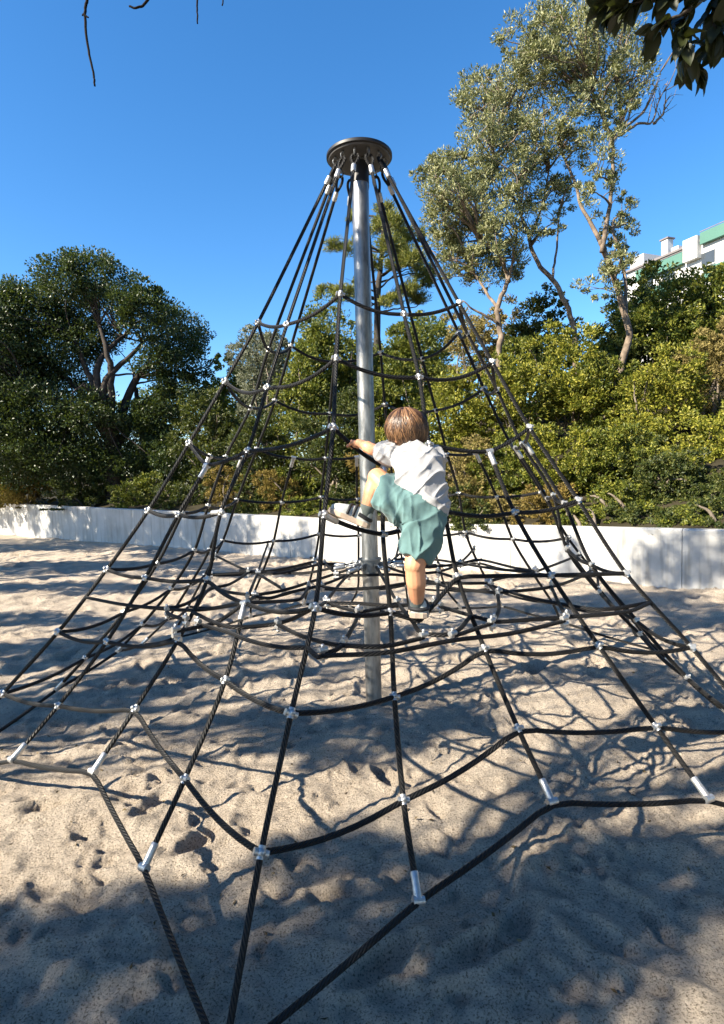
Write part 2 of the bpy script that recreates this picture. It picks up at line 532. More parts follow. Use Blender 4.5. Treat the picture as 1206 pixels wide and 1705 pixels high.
ss = np.arange(-22, 60, .9); ws = np.concatenate([np.arange(.16, 12, .6), np.arange(12, 90, 4)])
S_, W_ = np.meshgrid(ss, ws, indexing='ij')
hx = WPR[0] + WU[0] * S_ + WN[0] * W_; hy = WPR[1] + WU[1] * S_ + WN[1] * W_
hz = hill_z(hx.ravel(), hy.ravel())
n1, n2 = len(ss), len(ws)
i, j = np.meshgrid(np.arange(n1 - 1), np.arange(n2 - 1), indexing='ij')
F = np.stack([i * n2 + j, i * n2 + j + 1, (i + 1) * n2 + j + 1, (i + 1) * n2 + j], -1).reshape(-1, 4)
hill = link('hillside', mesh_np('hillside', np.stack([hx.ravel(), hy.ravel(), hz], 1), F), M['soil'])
tag(hill, 'dark earth bank rising behind the white wall', kind='structure')
g = MB(); g.add([(-900, -900, -.25), (900, -900, -.25), (900, 900, -.25), (-900, 900, -.25)], [(0, 1, 2, 3)])
tag(g.build('ground', M['earth'], smooth=False), 'flat ground reaching to the horizon', kind='structure')

# ------------------------------------------------------------------ retaining wall, panel by panel
wall = empty('retaining_wall', (WPR[0], WPR[1], 0))
tag(wall, 'low white painted retaining wall along the back of the sand', 'wall')
joints = [-14, -8.5, -3.2]
for px in (850,):
    pass
def wall_s_at(px):
    r = ray(px, 930); t = -np.dot(CAMP[:2] - WPR, WN) / np.dot(r[:2], WN)
    p = CAMP[:2] + r[:2] * t
    return float(np.dot(p - WPR, WU))
joints += [wall_s_at(1136), wall_s_at(850)]
while joints[-1] < 34: joints.append(joints[-1] + 4.6)
for a, b in zip(joints[:-1], joints[1:]):
    a2, b2 = a + .004, b - .004
    mb = MB(); V = []
    K = 12
    for k in range(K + 1):
        s = a2 + (b2 - a2) * k / K
        t = wall_top(s)
        for w, z in ((0, -.2), (0, t - .015), (.015, t), (.165, t), (.18, t - .015), (.18, -.2)):
            V.append((WPR[0] + WU[0] * s + WN[0] * w, WPR[1] + WU[1] * s + WN[1] * w, z))
    Fq = []
    for k in range(K):
        for q in range(6):
            q2 = (q + 1) % 6
            Fq.append((k * 6 + q, k * 6 + q2, (k + 1) * 6 + q2, (k + 1) * 6 + q))
    Fq.append(tuple(range(5, -1, -1))); Fq.append(tuple(K * 6 + q for q in range(6)))
    mb.add(V, Fq); mb.build('wall_panel', M['wall'], wall, smooth=False)

# ------------------------------------------------------------------ climbing net
S = 0.8
PHI = -0.16679
H = 4.6027 * S
CR = np.array([0.907, 1.17, 1.448, 1.778, 2.079, 2.443, 2.809, 3.27]) * S
CZ = np.array([3.231, 2.753, 2.28, 1.775, 1.324, 0.912, 0.502, 0.0]) * S
MR = np.array([0.858, 1.07, 1.271, 1.493, 1.621, 1.87, 2.177, 2.441]) * S
MZ = np.array([3.111, 2.633, 2.186, 1.768, 1.353, 0.996, 0.657, 0.397]) * S
ROPE_R = 0.0108

OBS = {
 0: {1:(567,490),2:(560,597),3:(555,712),4:(540,858),5:(525,1012),6:(485,1188),7:(435,1420)},
 20:{1:(430,537),2:(375,635),3:(315,738),4:(247,850),5:(178,948),6:(97,1052),7:(5,1155)},
 4: {1:(765,505),2:(820,603),3:(882,712),4:(963,833),5:(1043,955),6:(1152,1078)},
 12:{1:(634,587),2:(641,673)},
 8: {1:(764,554),2:(806,647),3:(849,736),4:(902,819)},
 16:{1:(485,576),2:(458,667),3:(428,747),4:(395,832)},
 2: {1:(673,523),2:(698,628),3:(715,740),4:(740,850),5:(762,960),6:(807,1080),7:(863,1213),8:(920,1335)},
 22:{1:(478,540),2:(445,645),3:(413,750),4:(368,853),5:(345,965),6:(297,1065),7:(225,1180),8:(155,1285)},
 6: {1:(778,554),2:(827,648),3:(869,739),4:(921,824)},
 18:{1:(447,582),2:(417,679),3:(376,761),4:(347,842)},
 10:{1:(703,597),2:(726,683),3:(745,756),4:(764,821)},
 1: {3:(640,777),4:(638,890),5:(650,1020),6:(657,1160),7:(672,1332),8:(697,1500)},
 3: {3:(815,752),4:(857,853),5:(918,958),6:(997,1075),7:(1093,1210),8:(1180,1330)},
 21:{3:(345,775),4:(297,857),5:(242,962),6:(178,1068),7:(97,1175),8:(20,1265)},
 23:{5:(408,1004),6:(375,1133),7:(308,1297),8:(240,1445)},
}
def cone(a, rho, z):
    th = PHI + R(15 * a)
    return np.array([rho * math.sin(th), -rho * math.cos(th), z])
NODE = {}
for a in list(range(0, 24, 2)):
    for k in range(1, 9):
        p = cone(a, CR[k - 1], CZ[k - 1]) if a % 4 == 0 else cone(a, MR[k - 1], MZ[k - 1])
        if a in OBS and k in OBS[a]:
            p = at(*OBS[a][k], depth_of(p))
        NODE[a, k] = p
EXTRA_START = {}
for a in range(1, 24, 2):
    EXTRA_START[a] = 5 if a == 23 else 3
    for k in range(EXTRA_START[a], 9):
        p0, p1 = NODE[(a - 1) % 24, k], NODE[(a + 1) % 24, k]
        c, mm = (p0, p1) if (a - 1) % 4 == 0 else (p1, p0)
        p = .48 * c + .52 * mm + np.array([0, 0, -.035])
        if k == 8:
            p = .40 * c + .60 * mm + np.array([0, 0, .02])
        if a in OBS and k in OBS[a]:
            p = at(*OBS[a][k], depth_of(p))
        NODE[a, k] = p

net = empty('climbing_net', (0, 0, 0))
tag(net, 'tall cone of black ropes tied round a central steel pole', 'climbing frame')

def rope(P, name='rope', parent=net, r=ROPE_R, sides=8):
    P = np.asarray(P, float)
    V, F = tube_vf(P, r, sides)
    L = np.concatenate([[0], np.cumsum(np.linalg.norm(np.diff(P, axis=0), axis=1))])
    n = len(P)
    i, j = np.meshgrid(np.arange(n - 1), np.arange(sides), indexing='ij')
    u0 = j / sides; u1 = (j + 1) / sides
    uv = np.stack([np.stack([u0, L[i]], -1), np.stack([u1, L[i]], -1), np.stack([u1, L[i + 1]], -1), np.stack([u0, L[i + 1]], -1)], 2)
    me = mesh_np(name, V, F, True, uv.reshape(-1, 2))
    return link(name, me, M['rope'], parent)

# --- pole, collar, disc
pole = MB().lathe([(.056, -.3), (.056, 1.0), (.056, 2.2), (.056, H - .012)], sides=40).build('pole', M['galv'], net, sharp=40)
DR = .2724 * S
disc = MB().lathe([(DR - .006, H), (DR, H + .004), (DR, H + .020), (DR - .004, H + .024), (.004, H + .030)], sides=64).build('top_disc', M['disc'], net, sharp=30)
MB().lathe([(.058, H - .010), (DR - .016, H - .010), (DR - .013, H - .001), (.058, H - .001)], sides=56, close=True).build('under_plate', M['disc_under'], disc, sharp=30)
MB().lathe([(.058, H - .16), (.0605, H - .158), (.0605, H - .03), (.058, H - .028)], sides=40, close=True).build('pole_sleeve', M['disc'], net, sharp=30)
ZC = on_z(619, 942, 0)[2]
ZC = float(at(619, 940, 4.0)[2])
collar = MB().lathe([(.0565, ZC - .045), (.067, ZC - .045), (.067, ZC + .030), (.078, ZC + .030), (.078, ZC + .042), (.0565, ZC + .042)], sides=40, close=True).build('collar', M['collar'], net, sharp=30)

# --- rope heads at the disc
def orient(z_ax, x_ax=None):
    z = unit(z_ax)
    if x_ax is None: x_ax = frame(z)[0]
    x = unit(np.asarray(x_ax) - z * np.dot(x_ax, z)); y = np.cross(z, x)
    return np.stack([x, y, z], 1)
TOP = {}
for a in range(0, 24, 2):
    p0 = cone(a, .165, H - .010)
    p1 = NODE[a, 1]
    d = unit(p1 - p0)
    side = unit(np.cross(d, [0, 0, 1]))
    # eye bolt
    e = MB()
    e.tube([p0 + np.array([0, 0, .004]), p0 + np.array([0, 0, -.018])], .009, 8)
    c = p0 + np.array([0, 0, -.032])
    ring = [c + .018 * (math.cos(t) * unit(cone(a, 1, 0)) + math.sin(t) * np.array([0, 0, 1.0])) for t in np.linspace(0, 2 * math.pi, 17)]
    e.tube(ring, .0055, 6, caps=False)
    e.build('eye_bolt', M['collar'], disc)
    # spliced loop (teardrop)
    q0 = c + np.array([0, 0, -.010])
    L = .105
    pts = []
    for t in np.linspace(-1, 1, 21):
        u = abs(t)
        wdt = .024 * math.sin(math.pi * min(u * .93 + .07, 1) ** .75) if u < 1 else 0
        pts.append(q0 + d * L * (u ** 1.1) + side * math.copysign(max(wdt, 0.003), t))
    rope(pts, 'rope_loop', disc, r=.0095)
    # sleeve
    q1 = q0 + d * (L - .004); q2 = q1 + d * .062
    MB().lathe([(.011, 0), (.0165, .004), (.0165, .055), (.012, .062)], q1, d, 14).build('rope_sleeve', M['alu'], disc, sharp=35)
    TOP[a] = q2 - d * .01

# --- radial ropes
for a in range(24):
    ks = range(1, 9) if a % 2 == 0 else range(EXTRA_START[a], 9)
    P = [NODE[a, k] for k in ks]
    if a % 2 == 0:
        P = [TOP[a]] + P
    if a % 4 == 0:
        q = P[-1].copy(); q[2] = -.12; q[:2] *= (1 + .10 / np.linalg.norm(q[:2])); P[-1] = q
    rope(catmull(P, 10))

# --- connector meshes, shared
def connector_mesh():
    b = MB()
    b.ball((0, 0, 0), (.0190, .0190, .0185), 14, 9)
    b.tube([(-.027, 0, 0), (.027, 0, 0)], .0138, 12)
    b.tube([(0, 0, -.022), (0, 0, .022)], .0140, 12)
    b.lathe([(.0095, 0), (.0095, .0215), (.007, .024)], (0, -.001, 0), (0, -1, 0), 10)
    b.lathe([(.0055, 0), (.0055, .0262), (.003, .0275)], (0, -.001, 0), (0, -1, 0), 6)
    me = b.mesh('connector'); me.set_sharp_from_angle(angle=R(45))
    me.materials.append(M['alu']); return me
CONN = connector_mesh()
def tee_mesh():
    b = MB()
    b.tube([(-.020, 0, 0), (.020, 0, 0)], .0155, 14)
    b.lathe([(.0145, 0), (.0150, .02), (.0140, .06), (.0148, .082), (.0115, .086)], (0, 0, 0), (0, 0, 1), 14)
    me = b.mesh('tee_ferrule'); me.set_sharp_from_angle(angle=R(45)); me.materials.append(M['alu']); return me
TEE = tee_mesh()
def end_mesh():
    b = MB()
    b.ball((0, 0, 0), .0185, 12, 8)
    b.lathe([(.0145, 0), (.0150, .03), (.0138, .07), (.0112, .074)], (0, 0, 0), (0, 0, 1), 14)
    me = b.mesh('end_ferrule'); me.set_sharp_from_angle(angle=R(45)); me.materials.append(M['alu']); return me
ENDF = end_mesh()
def hclamp_mesh():
    b = MB()
    b.tube([(-.022, 0, .017), (.022, 0, .017)], .0145, 12)
    b.tube([(-.022, 0, -.017), (.022, 0, -.017)], .0145, 12)
    b.tube([(0, 0, -.02), (0, 0, .02)], .011, 10)
    b.ball((0, 0, .036), .010, 10, 6); b.ball((0, 0, -.036), .010, 10, 6)
    me = b.mesh('double_clamp'); me.set_sharp_from_angle(angle=R(45)); me.materials.append(M['alu']); return me
HCL = hclamp_mesh()

def place(me, name, p, zdir, xdir, sc=1.0):
    o = bpy.data.objects.new(name, me); COL.objects.link(o)
    Q = orient(zdir, xdir)
    mm = Matrix.Identity(4)
    for r_ in range(3):
        for c_ in range(3): mm[r_][c_] = Q[r_][c_] * sc
        mm[r_][3] = p[r_]
    o.matrix_world = mm
    o.parent = net
    return o

def tang(a, k):
    up = NODE.get((a, k - 1)); dn = NODE.get((a, k + 1))
    if up is None: up = TOP[a] if (k == 1 and a in TOP) else NODE[a, k]
    if dn is None: dn = NODE[a, k]
    return unit(up - dn)

# --- ring ropes, corner to corner
RINGP = {}
for c in range(0, 24, 4):
    c2 = (c + 4) % 24
    for k in range(1, 9):
        idx = [c, c + 2, c2] if k < 3 else [c, c + 1, c + 2, c + 3, c2]
        seq = [(a % 24) for a in idx if (a % 24, k) in NODE]
        P = [NODE[a, k] for a in seq]
        if c == 20 and k == 4:            # open hatch beside the front corner rope
            P = P[:-1]
        if c == 20 and k == 3:
            pass
        if c == 0 and k == 5:             # pressed down under the climber's foot
            P.insert(2, at(699, 1035, depth_of(NODE[1, 5]) * .985))
            P.insert(2, at(680, 1029, depth_of(NODE[1, 5])))
        if k == 8:
            P = [p.copy() for p in P]
            for q, cc_ in ((0, c), (-1, c2)):
                P[q] = NODE[cc_, 8] + (NODE[cc_, 7] - NODE[cc_, 8]) * .09
        sag = .085 if k < 3 else (.050 if k < 8 else .022)
        Q = []
        for q_, (p, q) in enumerate(zip(P[:-1], P[1:])):
            L_ = np.linalg.norm(q - p)
            sg = 0 if (c == 0 and k == 5 and q_ > 0) else sag * L_ * (1 + .3 * math.sin(7 * c + 3 * k + q_))
            for t_ in np.linspace(0, 1, 9)[(0 if q_ == 0 else 1):]:
                Q.append(p + (q - p) * t_ - np.array([0, 0, sg * 4 * t_ * (1 - t_)]))
        Q = np.array(Q)
        Q[1:-1] = (Q[:-2] + 2 * Q[1:-1] + Q[2:]) / 4
        RINGP[c, k] = Q
        rope(RINGP[c, k])
        # connectors
        for a in seq[:-1]:
            if k == 8:
                if a % 4: place(TEE, 'tee_ferrule', NODE[a, 8], NODE[a, 7] - NODE[a, 8], NODE[(a + 1) % 24, 8] - NODE[(a - 1) % 24, 8])
                continue
            nx = seq[(seq.index(a) + 1)]
            xd = unit(NODE[nx, k] - NODE[a, k])
            if a % 2 and k == EXTRA_START[a]:
                place(TEE, 'tee_ferrule', NODE[a, k], NODE[a, k + 1] - NODE[a, k], xd)
            else:
                place(CONN, 'connector', NODE[a, k], tang(a, k), xd, .82 if a % 4 else .92)
        if c == 20 and k == 4:
            p = P[-1]; place(ENDF, 'end_ferrule', NODE[22, 4], P[-2] - p, (0, 0, 1))
place(ENDF, 'end_ferrule', NODE[0, 4], NODE[1, 4] - NODE[0, 4] + np.array([0, 0, -.05]), (0, 0, 1))

# --- the level web between the collar and the cone
ZW = 1.145 * S
def wp(x, y, dz=0.0):
    return on_z(x, y, ZW + dz)
def on_radial(a, f):
    """point between ring 5 and ring 6 of a radial"""
    P = catmull([NODE[a, k] for k in (4, 5, 6, 7)] if (a, 4) in NODE else [NODE[a, k] for k in (5, 6, 7)], 20)
    z = ZW
    i = int(np.argmin(abs(P[:, 2] - z)))
    return P[i]
RW = {a: on_radial(a, .5) for a in range(24)}
WEB = [
 [RW[0], (530,1094), (538,1092), (640,1087), (757,1066), (850,1055), (940,1034)],
 [(538,1088), (558,1083), (573,1072)],
 [(463,1040), (500,1058), (540,1070), (573,1075), (640,1076), (706,1062)],
 ['collar2', (650,983), (662,1003), (688,1036), (706,1055), (753,1055), RW[2]],
 [(754,1060), (819,1038)],
 [(823,1034), (831,1015), (829,990)],
 [(822,1036), (880,1032), (938,1028), (1042,1019), RW[4]],
 [(831,987), (914,978), (966,961), (984,950)],
 [(918,976), (930,1003), (944,1028)],
 [(827,987), (756,980), (729,972)],
 [(729,973), (729,997), (723,1004)],
 [(733,1010), RW[2], (818,1034)],
 [(598,1020), (650,1010), (723,1005)],
 [(598,1020), (590,1040), (573,1070)],
 [(543,1002), (570,1012), (598,1019)],
 ['collar0', (581,957), (543,1001), NODE[0, 5]],
 [(581,957), (533,975), (480,987), (449,996), (425,993)],
 ['collar1', (560,955), (520,968), (475,982), (426,990), (381,986), (353,978), RW[22]],
 [(560,955), (541,938)],
 [(425,993), NODE[23, 5]],
 [(414,953), (382,973), (353,980), (293,1011), RW[21]],
 [(350,957), (414,953), (461,949), (523,935)],
 [(430,956), (470,954), (541,939), (605,940)],
 [(360,926), (414,952)],
 [(446,905,.03), (429,954), (412,996)],
 [(429,955), (450,968), (472,981)],
 [(514,977), (501,997), (487,1000), NODE[23, 5]],
 [NODE[0, 5], (463,1038), (385,1044), RW[22]],
 [(330,1039), (378,1052), (420,1068), (470,1078), RW[0]],
 [NODE[23, 5], (361,1036), (320,1046), (293,1052)],
 [RW[20], (215,1008), (320,1016), NODE[23, 5]],
 [(278,1018), (282,1023), (310,1033)],
 ['collar3', (678,954), (730,952), (767,936), (790,913)],
 [(647,935), (668,931), (725,932), (767,937), (797,932), (860,946), (892,951)],
 [(767,938), (830,948), (890,953), (842,961), (815,968)],
 [(657,940), (660,926), (665,905)],
 [(730,953), (762,963)],
 [(709,967), (740,971), (812,971)],
 [(812,971), (827,986)],
 [(818,975), (870,992), (930,1005), (1000,1015), RW[4]],
 [(895,951), (935,936), (965,924)],
 [(560,958), (603,958), (660,957), (709,967)],
 [(535,976), (565,981), (603,980), (632,978), (690,970), (729,972)],
 [(545,1004), (600,1005), (646,1008), (662,1004)],
]
COLL = {0: (-32, 605, 945), 1: (-70, 597, 940), 2: (28, 632, 943), 3: (75, 643, 938)}
def web_pt(q):
    if isinstance(q, str):
        a = math.radians(COLL[int(q[-1])][0])
        return np.array([.085 * math.sin(a), -.085 * math.cos(a), ZC - .01])
    if isinstance(q, np.ndarray): return q
    if len(q) == 3: return wp(q[0], q[1], q[2])
    return wp(*q)
clamps = {}
for w in WEB:
    P = [web_pt(q) for q in w]
    rope(catmull(P, 6), r=.0098)
    for i, q in enumerate(w):
        if isinstance(q, tuple):
            key = (round(q[0] / 9), round(q[1] / 8))
            t = P[min(i + 1, len(P) - 1)] - P[max(i - 1, 0)]
            if i in (0, len(w) - 1) and key not in clamps:
                clamps[key] = (P[i], t)
for p, t in clamps.values():
    place(HCL, 'double_clamp', p, (0, 0, 1), t, .82)
# turnbuckles and chain lugs on the collar
for n_ in range(8):
    a = {0: -32, 1: -70, 2: 28, 3: 75}.get(n_, [0, 0, 0, 0, 120, 165, 210, 255][n_])
    an = R(a); d = np.array([math.sin(an), -math.cos(an), 0]); sd = np.array([d[1], -d[0], 0])
    c = d * .074 + np.array([0, 0, ZC - .008])
    lug = MB().box(c + d * .010, (.004, .018, .016), np.stack([sd, d, np.array([0, 0, 1.0])], 1)).build('lug', M['collar'], collar, smooth=False)
    tb = MB()
    for q in range(3):
        cc = c + d * (.030 + .030 * q)
        ax = sd if q % 2 else np.array([0, 0, 1.0])
        ring = [cc + .020 * math.cos(t) * d + .011 * math.sin(t) * ax for t in np.linspace(0, 2 * math.pi, 13)]
        tb.tube(ring, .0045, 6, caps=False)
    tb.lathe([(.008, 0), (.013, .008), (.013, .07), (.008, .08)], c + d * .11, d + np.array([0, 0, -.05]), 10)
    tb.build('turnbuckle', M['alu'], collar)
    if n_ > 3:
        P = [c + d * .1, d * .5 + np.array([0, 0, ZW - .01]), cone(0, 0, 0) + d * 1.0 + np.array([0, 0, ZW])]
        rope(catmull(P, 5), r=.0098)
# anchors in the sand under the corner ropes
for c in range(0, 24, 4):
    p = NODE[c, 8]
    q = p.copy(); q[2] = 0
    MB().tube([q + np.array([0, 0, -.1]), q + np.array([0, 0, .03])], .02, 10).build('ground_anchor', M['galv'], net)

#VEG-BEGIN
# ------------------------------------------------------------------ vegetation
def leaf_mesh(name, C, AX, L, W, rng, fold=.12):
    n = len(C)
    AX = AX / np.maximum(np.linalg.norm(AX, axis=1), 1e-9)[:, None]
    rnd = rng.normal(size=(n, 3))
    SD = np.cross(AX, rnd); SD /= np.maximum(np.linalg.norm(SD, axis=1), 1e-9)[:, None]
    NO = np.cross(AX, SD)
    l = (L * rng.uniform(.65, 1.3, n))[:, None]; w = (W * rng.uniform(.7, 1.25, n))[:, None]
    b = C - AX * l * .5; t = C + AX * l * .5
    mid = C - AX * l * .06 + NO * l * fold
    V = np.stack([b, mid + SD * w * .5, t, mid - SD * w * .5], 1).reshape(-1, 3)
    F = np.arange(4 * n, dtype=np.int32).reshape(-1, 4)
    return mesh_np(name, V, F, False)

def sph(n, rng):
    v = rng.normal(size=(n, 3)); return v / np.linalg.norm(v, axis=1)[:, None]

def crown_pts(blobs, n, rng, sub=.30, shell=.5, up=.25, droop=0.0, back=.5, dirn=.6, flat=.75):
    """leaf centres and axes for a list of ellipsoids (centre, radii): leaves sit in small tufts near the surface"""
    vol = np.array([np.prod(r) ** (2 / 3.) for c, r in blobs]); vol /= vol.sum()
    CC, AA, TT = [], [], []
    tocam = unit(CAMP - blobs[0][0])
    for (c, r), f in zip(blobs, vol):
        c = np.asarray(c); r = np.asarray(r)
        m_ = max(8, int(n * f / 55))
        d = sph(m_ * 2, rng)
        ok = (rng.random(len(d)) < np.where(d @ tocam < -.35, back, 1.0)) & (rng.random(len(d)) < np.where(d[:, 2] < -.45, .5, 1))
        d = d[ok][:m_]
        rad = rng.uniform(shell, 1.05, len(d)) ** .7
        tc = c + d * r * rad[:, None]
        TT.append(tc)
        sr = sub * np.mean(r) * rng.uniform(.5, 1.3, len(d))
        k = max(1, int(n * f / max(len(d), 1)))
        g = rng.normal(size=(len(d), k, 3)); g /= np.maximum(1, np.linalg.norm(g, axis=2)[..., None] / 1.7)
        P = tc[:, None, :] + g * sr[:, None, None] * np.array([1, 1, flat])
        A = g * .6 + (d * dirn)[:, None, :] + rng.normal(size=g.shape) * .7 + np.array([0, 0, up - droop])
        CC.append(P.reshape(-1, 3)); AA.append(A.reshape(-1, 3))
    return np.concatenate(CC), np.concatenate(AA), np.concatenate(TT)

def wiggle(P, amp, rng, seg=6):
    P = catmull(P, seg)
    n = len(P)
    o = np.cumsum(rng.normal(size=(n, 3)) * amp, axis=0)
    t = np.linspace(0, 1, n)[:, None]
    o = o - t * o[-1]
    return P + o

def branch_to(mb, A, B, r0, r1, rng, bend=.18, sides=5, n=6, amp=.012):
    A = np.asarray(A); B = np.asarray(B)
    L = np.linalg.norm(B - A)
    mid = (A + B) / 2 + rng.normal(size=3) * L * bend * .5 + np.array([0, 0, L * bend * .5])
    P = wiggle([A, mid, B], amp * L, rng, n)
    mb.tube(P, np.linspace(r0, r1, len(P)), sides)
    return P

def pxblob(x, y, rx, ry, d, depth=.9):
    k = d / FPX
    return (at(x, y, d), np.array([rx * k, rx * k * depth, ry * k]))

def shrub(x, yt, yb, w, d, mat, L, seed, dens=3.6, n_sub=9, label='', name='shrub', cat='shrub', group='shrubs on the bank behind the wall', stems=True, sub=.30, up=.25, aspect=.5):
    rng = np.random.default_rng(seed)
    k = d / FPX
    c = at(x, (yt + yb) / 2, d)
    rx, rz = w / 2 * k, (yb - yt) / 2 * k
    blobs = [(c - np.array([0, 0, rz * .15]), np.array([rx * .75, rx * .7, rz * .8]))]
    for i in range(n_sub):
        a = rng.uniform(0, 2 * math.pi); q = rng.uniform(.35, .72); zz = rng.uniform(-.75, .62)
        s = rng.uniform(.30, .50)
        blobs.append((c + np.array([math.cos(a) * rx * q, math.sin(a) * rx * .8 * q, zz * rz]), np.array([rx * s, rx * s, min(rz * s * 1.1, rx * s * 1.1)])))
    gz = float(hill_z(np.array([c[0]]), np.array([c[1]]))[0])
    base = np.array([c[0], c[1], gz])
    root = empty(name, base)
    area = 4 * rx * rz
    n = int(min(area * dens / (L * L * aspect * .62), 42000))
    C, A, T = crown_pts(blobs, n, rng, sub=sub, up=up)
    C[:, 2] = np.maximum(C[:, 2], hill_z(C[:, 0], C[:, 1]) + .02)
    link('crown', leaf_mesh('crown', C, A, L, L * aspect, rng), M[mat], root)
    mb = MB()
    b0 = base - np.array([0, 0, .15])
    for i in range(7 if stems else 3):
        t = T[rng.integers(len(T))]
        branch_to(mb, b0 + rng.normal(size=3) * np.array([.12, .12, 0]), t, .035, .008, rng)
    mb.build('trunk', M['bark'], root)
    tag(root, label, cat, group)
    return root

# --- big dark oak on the left
def oak():
    rng = np.random.default_rng(11)
    d = 17.5
    B = [(-40,560,95,85),(40,520,60,55),(62,520,70,50),(110,470,55,40),(155,465,55,42),(175,510,60,45),(225,500,45,38),(245,525,52,45),(290,560,55,48),(315,600,42,40),(265,600,45,35),(95,580,75,45),(20,620,70,60),(60,690,80,60),(-20,700,70,80),(140,570,60,35),(300,650,50,45),(110,760,90,40),(30,780,80,45),(255,690,40,40),(90,640,60,40),(150,690,55,40),(230,720,50,35),(190,780,60,30),(270,760,50,40),(-30,620,80,70),(60,740,70,45)]
    blobs = [pxblob(x, y, rx, ry, d + rng.uniform(-1.2, 1.2)) for x, y, rx, ry in B]
    base = at(188, 842, d); base[2] = float(hill_z(np.array([base[0]]), np.array([base[1]]))[0])
    root = empty('oak_tree', base)
    C, A, T = crown_pts(blobs, 165000, rng, sub=.20, shell=.3, up=.1)
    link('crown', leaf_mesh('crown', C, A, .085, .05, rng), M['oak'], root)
    mb = MB()
    fork = at(188, 745, d)
    mb.tube(wiggle([base - np.array([0, 0, .2]), at(190, 800, d), fork], .01, rng), np.linspace(.30, .24, 13), 10)
    ends = [(120,560,-.3),(75,600,.5),(165,540,-.6),(205,560,.3),(238,570,-.2),(270,600,.4),(50,660,-.4),(140,640,-.9),(225,640,.8)]
    tips = []
    for x, y, dd in ends:
        P = branch_to(mb, fork + rng.normal(size=3) * .06, at(x, y, d + dd), .15, .05, rng, .2, 7, 8, .008)
        tips += [P[len(P) // 2], P[-1]]
    tips = np.array(tips)
    for t in T[rng.choice(len(T), 170, replace=False)]:
        a = tips[np.argmin(np.linalg.norm(tips - t, axis=1) + (tips[:, 2] > t[2]) * .8)]
        branch_to(mb, a, t, .035, .008, rng, .15, 4, 4)
    mb.build('trunk', M['bark_dark'], root)
    tag(root, 'broad dark green oak with forked black trunk at the left', 'tree')
oak()

# --- tall airy trees on the right bank
def airy(name, label, skel, blobs_px, d, nleaf, seed, bare=(), Lf=.10):
    rng = np.random.default_rng(seed)
    p0 = at(*skel[0][0][:2], d)
    base = p0.copy(); base[2] = min(base[2], float(hill_z(np.array([base[0]]), np.array([base[1]]))[0]))
    root = empty(name, base)
    mb = MB(); nodes = []
    for q, (pts) in enumerate(skel):
        P = [at(x, y, d + dd) for x, y, dd, r in pts]
        rad = [r * .62 for *_, r in pts]
        if q == 0: P = [base - np.array([0, 0, .2])] + P; rad = [rad[0] * 1.2] + rad
        W = wiggle(P, .012, rng, 6)
        rr = np.interp(np.linspace(0, 1, len(W)), np.linspace(0, 1, len(rad)), rad)
        mb.tube(W, rr, 8)
        nodes += list(W[4:])
    blobs = [pxblob(x, y, rx, ry, d + rng.uniform(-.8, .8), .9) for x, y, rx, ry in blobs_px]
    C, A, T = crown_pts(blobs, nleaf, rng, sub=.17, shell=.25, up=.55, back=1.0, dirn=.3)
    nodes = np.array(nodes)
    sel = T[rng.choice(len(T), min(len(T), 230), replace=False)]
    mids = []
    for t in sel[:60]:
        a = nodes[np.argmin(np.linalg.norm(nodes - t, axis=1) + (nodes[:, 2] > t[2] - .1) * 1.2)]
        P = branch_to(mb, a, t, .028, .008, rng, .12, 5, 5)
        mids += [P[len(P) // 2], P[-1]]
    allp = np.concatenate([nodes, np.array(mids)])
    for t in sel[60:]:
        a = allp[np.argmin(np.linalg.norm(allp - t, axis=1) + (allp[:, 2] > t[2]) * .6)]
        branch_to(mb, a, t, .012, .004, rng, .1, 4, 4)
    for pts in bare:
        P = [at(x, y, d) for x, y in pts]
        W = wiggle(P, .012, rng, 5); mb.tube(W, np.linspace(.035, .006, len(W)), 5)
        for k in range(9):
            s = W[rng.integers(len(W) // 3, len(W))]
            branch_to(mb, s, s + np.array([rng.uniform(-.2, .55), rng.uniform(-.3, .3), rng.uniform(.0, .7)]), .012, .003, rng, .2, 4, 4)
    mb.build('trunk', M['bark_pale'], root)
    link('crown', leaf_mesh('crown', C, A, Lf, Lf * .27, rng), M['olive'], root)
    tag(root, label, 'tree', 'tall airy trees on the right bank')

D_C = 12.6
airy('olive_tree', 'tallest airy silver green tree, bare twigs reaching right towards the sky',
     [[(1024,700,0,.13),(1030,620,0,.13),(1043,560,0,.12),(1030,500,0,.11),(1008,430,.1,.10),(1000,400,0,.09)],
      [(1000,400,0,.08),(975,350,.2,.06),(955,290,.3,.05),(930,240,.4,.035)],
      [(1003,420,0,.09),(1015,340,-.1,.07),(1018,250,0,.055),(1010,210,0,.045),(985,150,.2,.03)],
      [(1045,540,0,.07),(1040,450,.3,.06),(1020,380,.2,.05)],
      [(1016,250,0,.05),(1035,220,0,.04),(1030,150,.1,.03)]],
     [(900,50,60,45),(960,60,70,50),(1020,60,70,55),(930,120,70,50),(1000,130,75,50),(890,110,50,40),(960,190,60,45),(1050,120,45,50),(1040,190,30,40),(955,250,45,35),(870,60,40,40),(930,20,55,25),(1030,300,20,40),(1025,400,28,45),(1000,250,40,40),(1035,350,22,45),(1030,440,25,40),(1000,470,40,35),(1045,400,20,40),(985,330,30,35)],
     D_C, 26000, 21, bare=[[(1030,225),(1062,208),(1088,205),(1100,165),(1112,135)],[(1018,240),(1050,170),(1085,130)],[(1088,205),(1105,190),(1110,150)],[(1030,225),(1050,160),(1060,110)],[(1035,215),(1080,175),(1100,120)],[(1010,215),(1000,150),(1015,90)],[(1015,240),(1045,200),(1050,140)]])
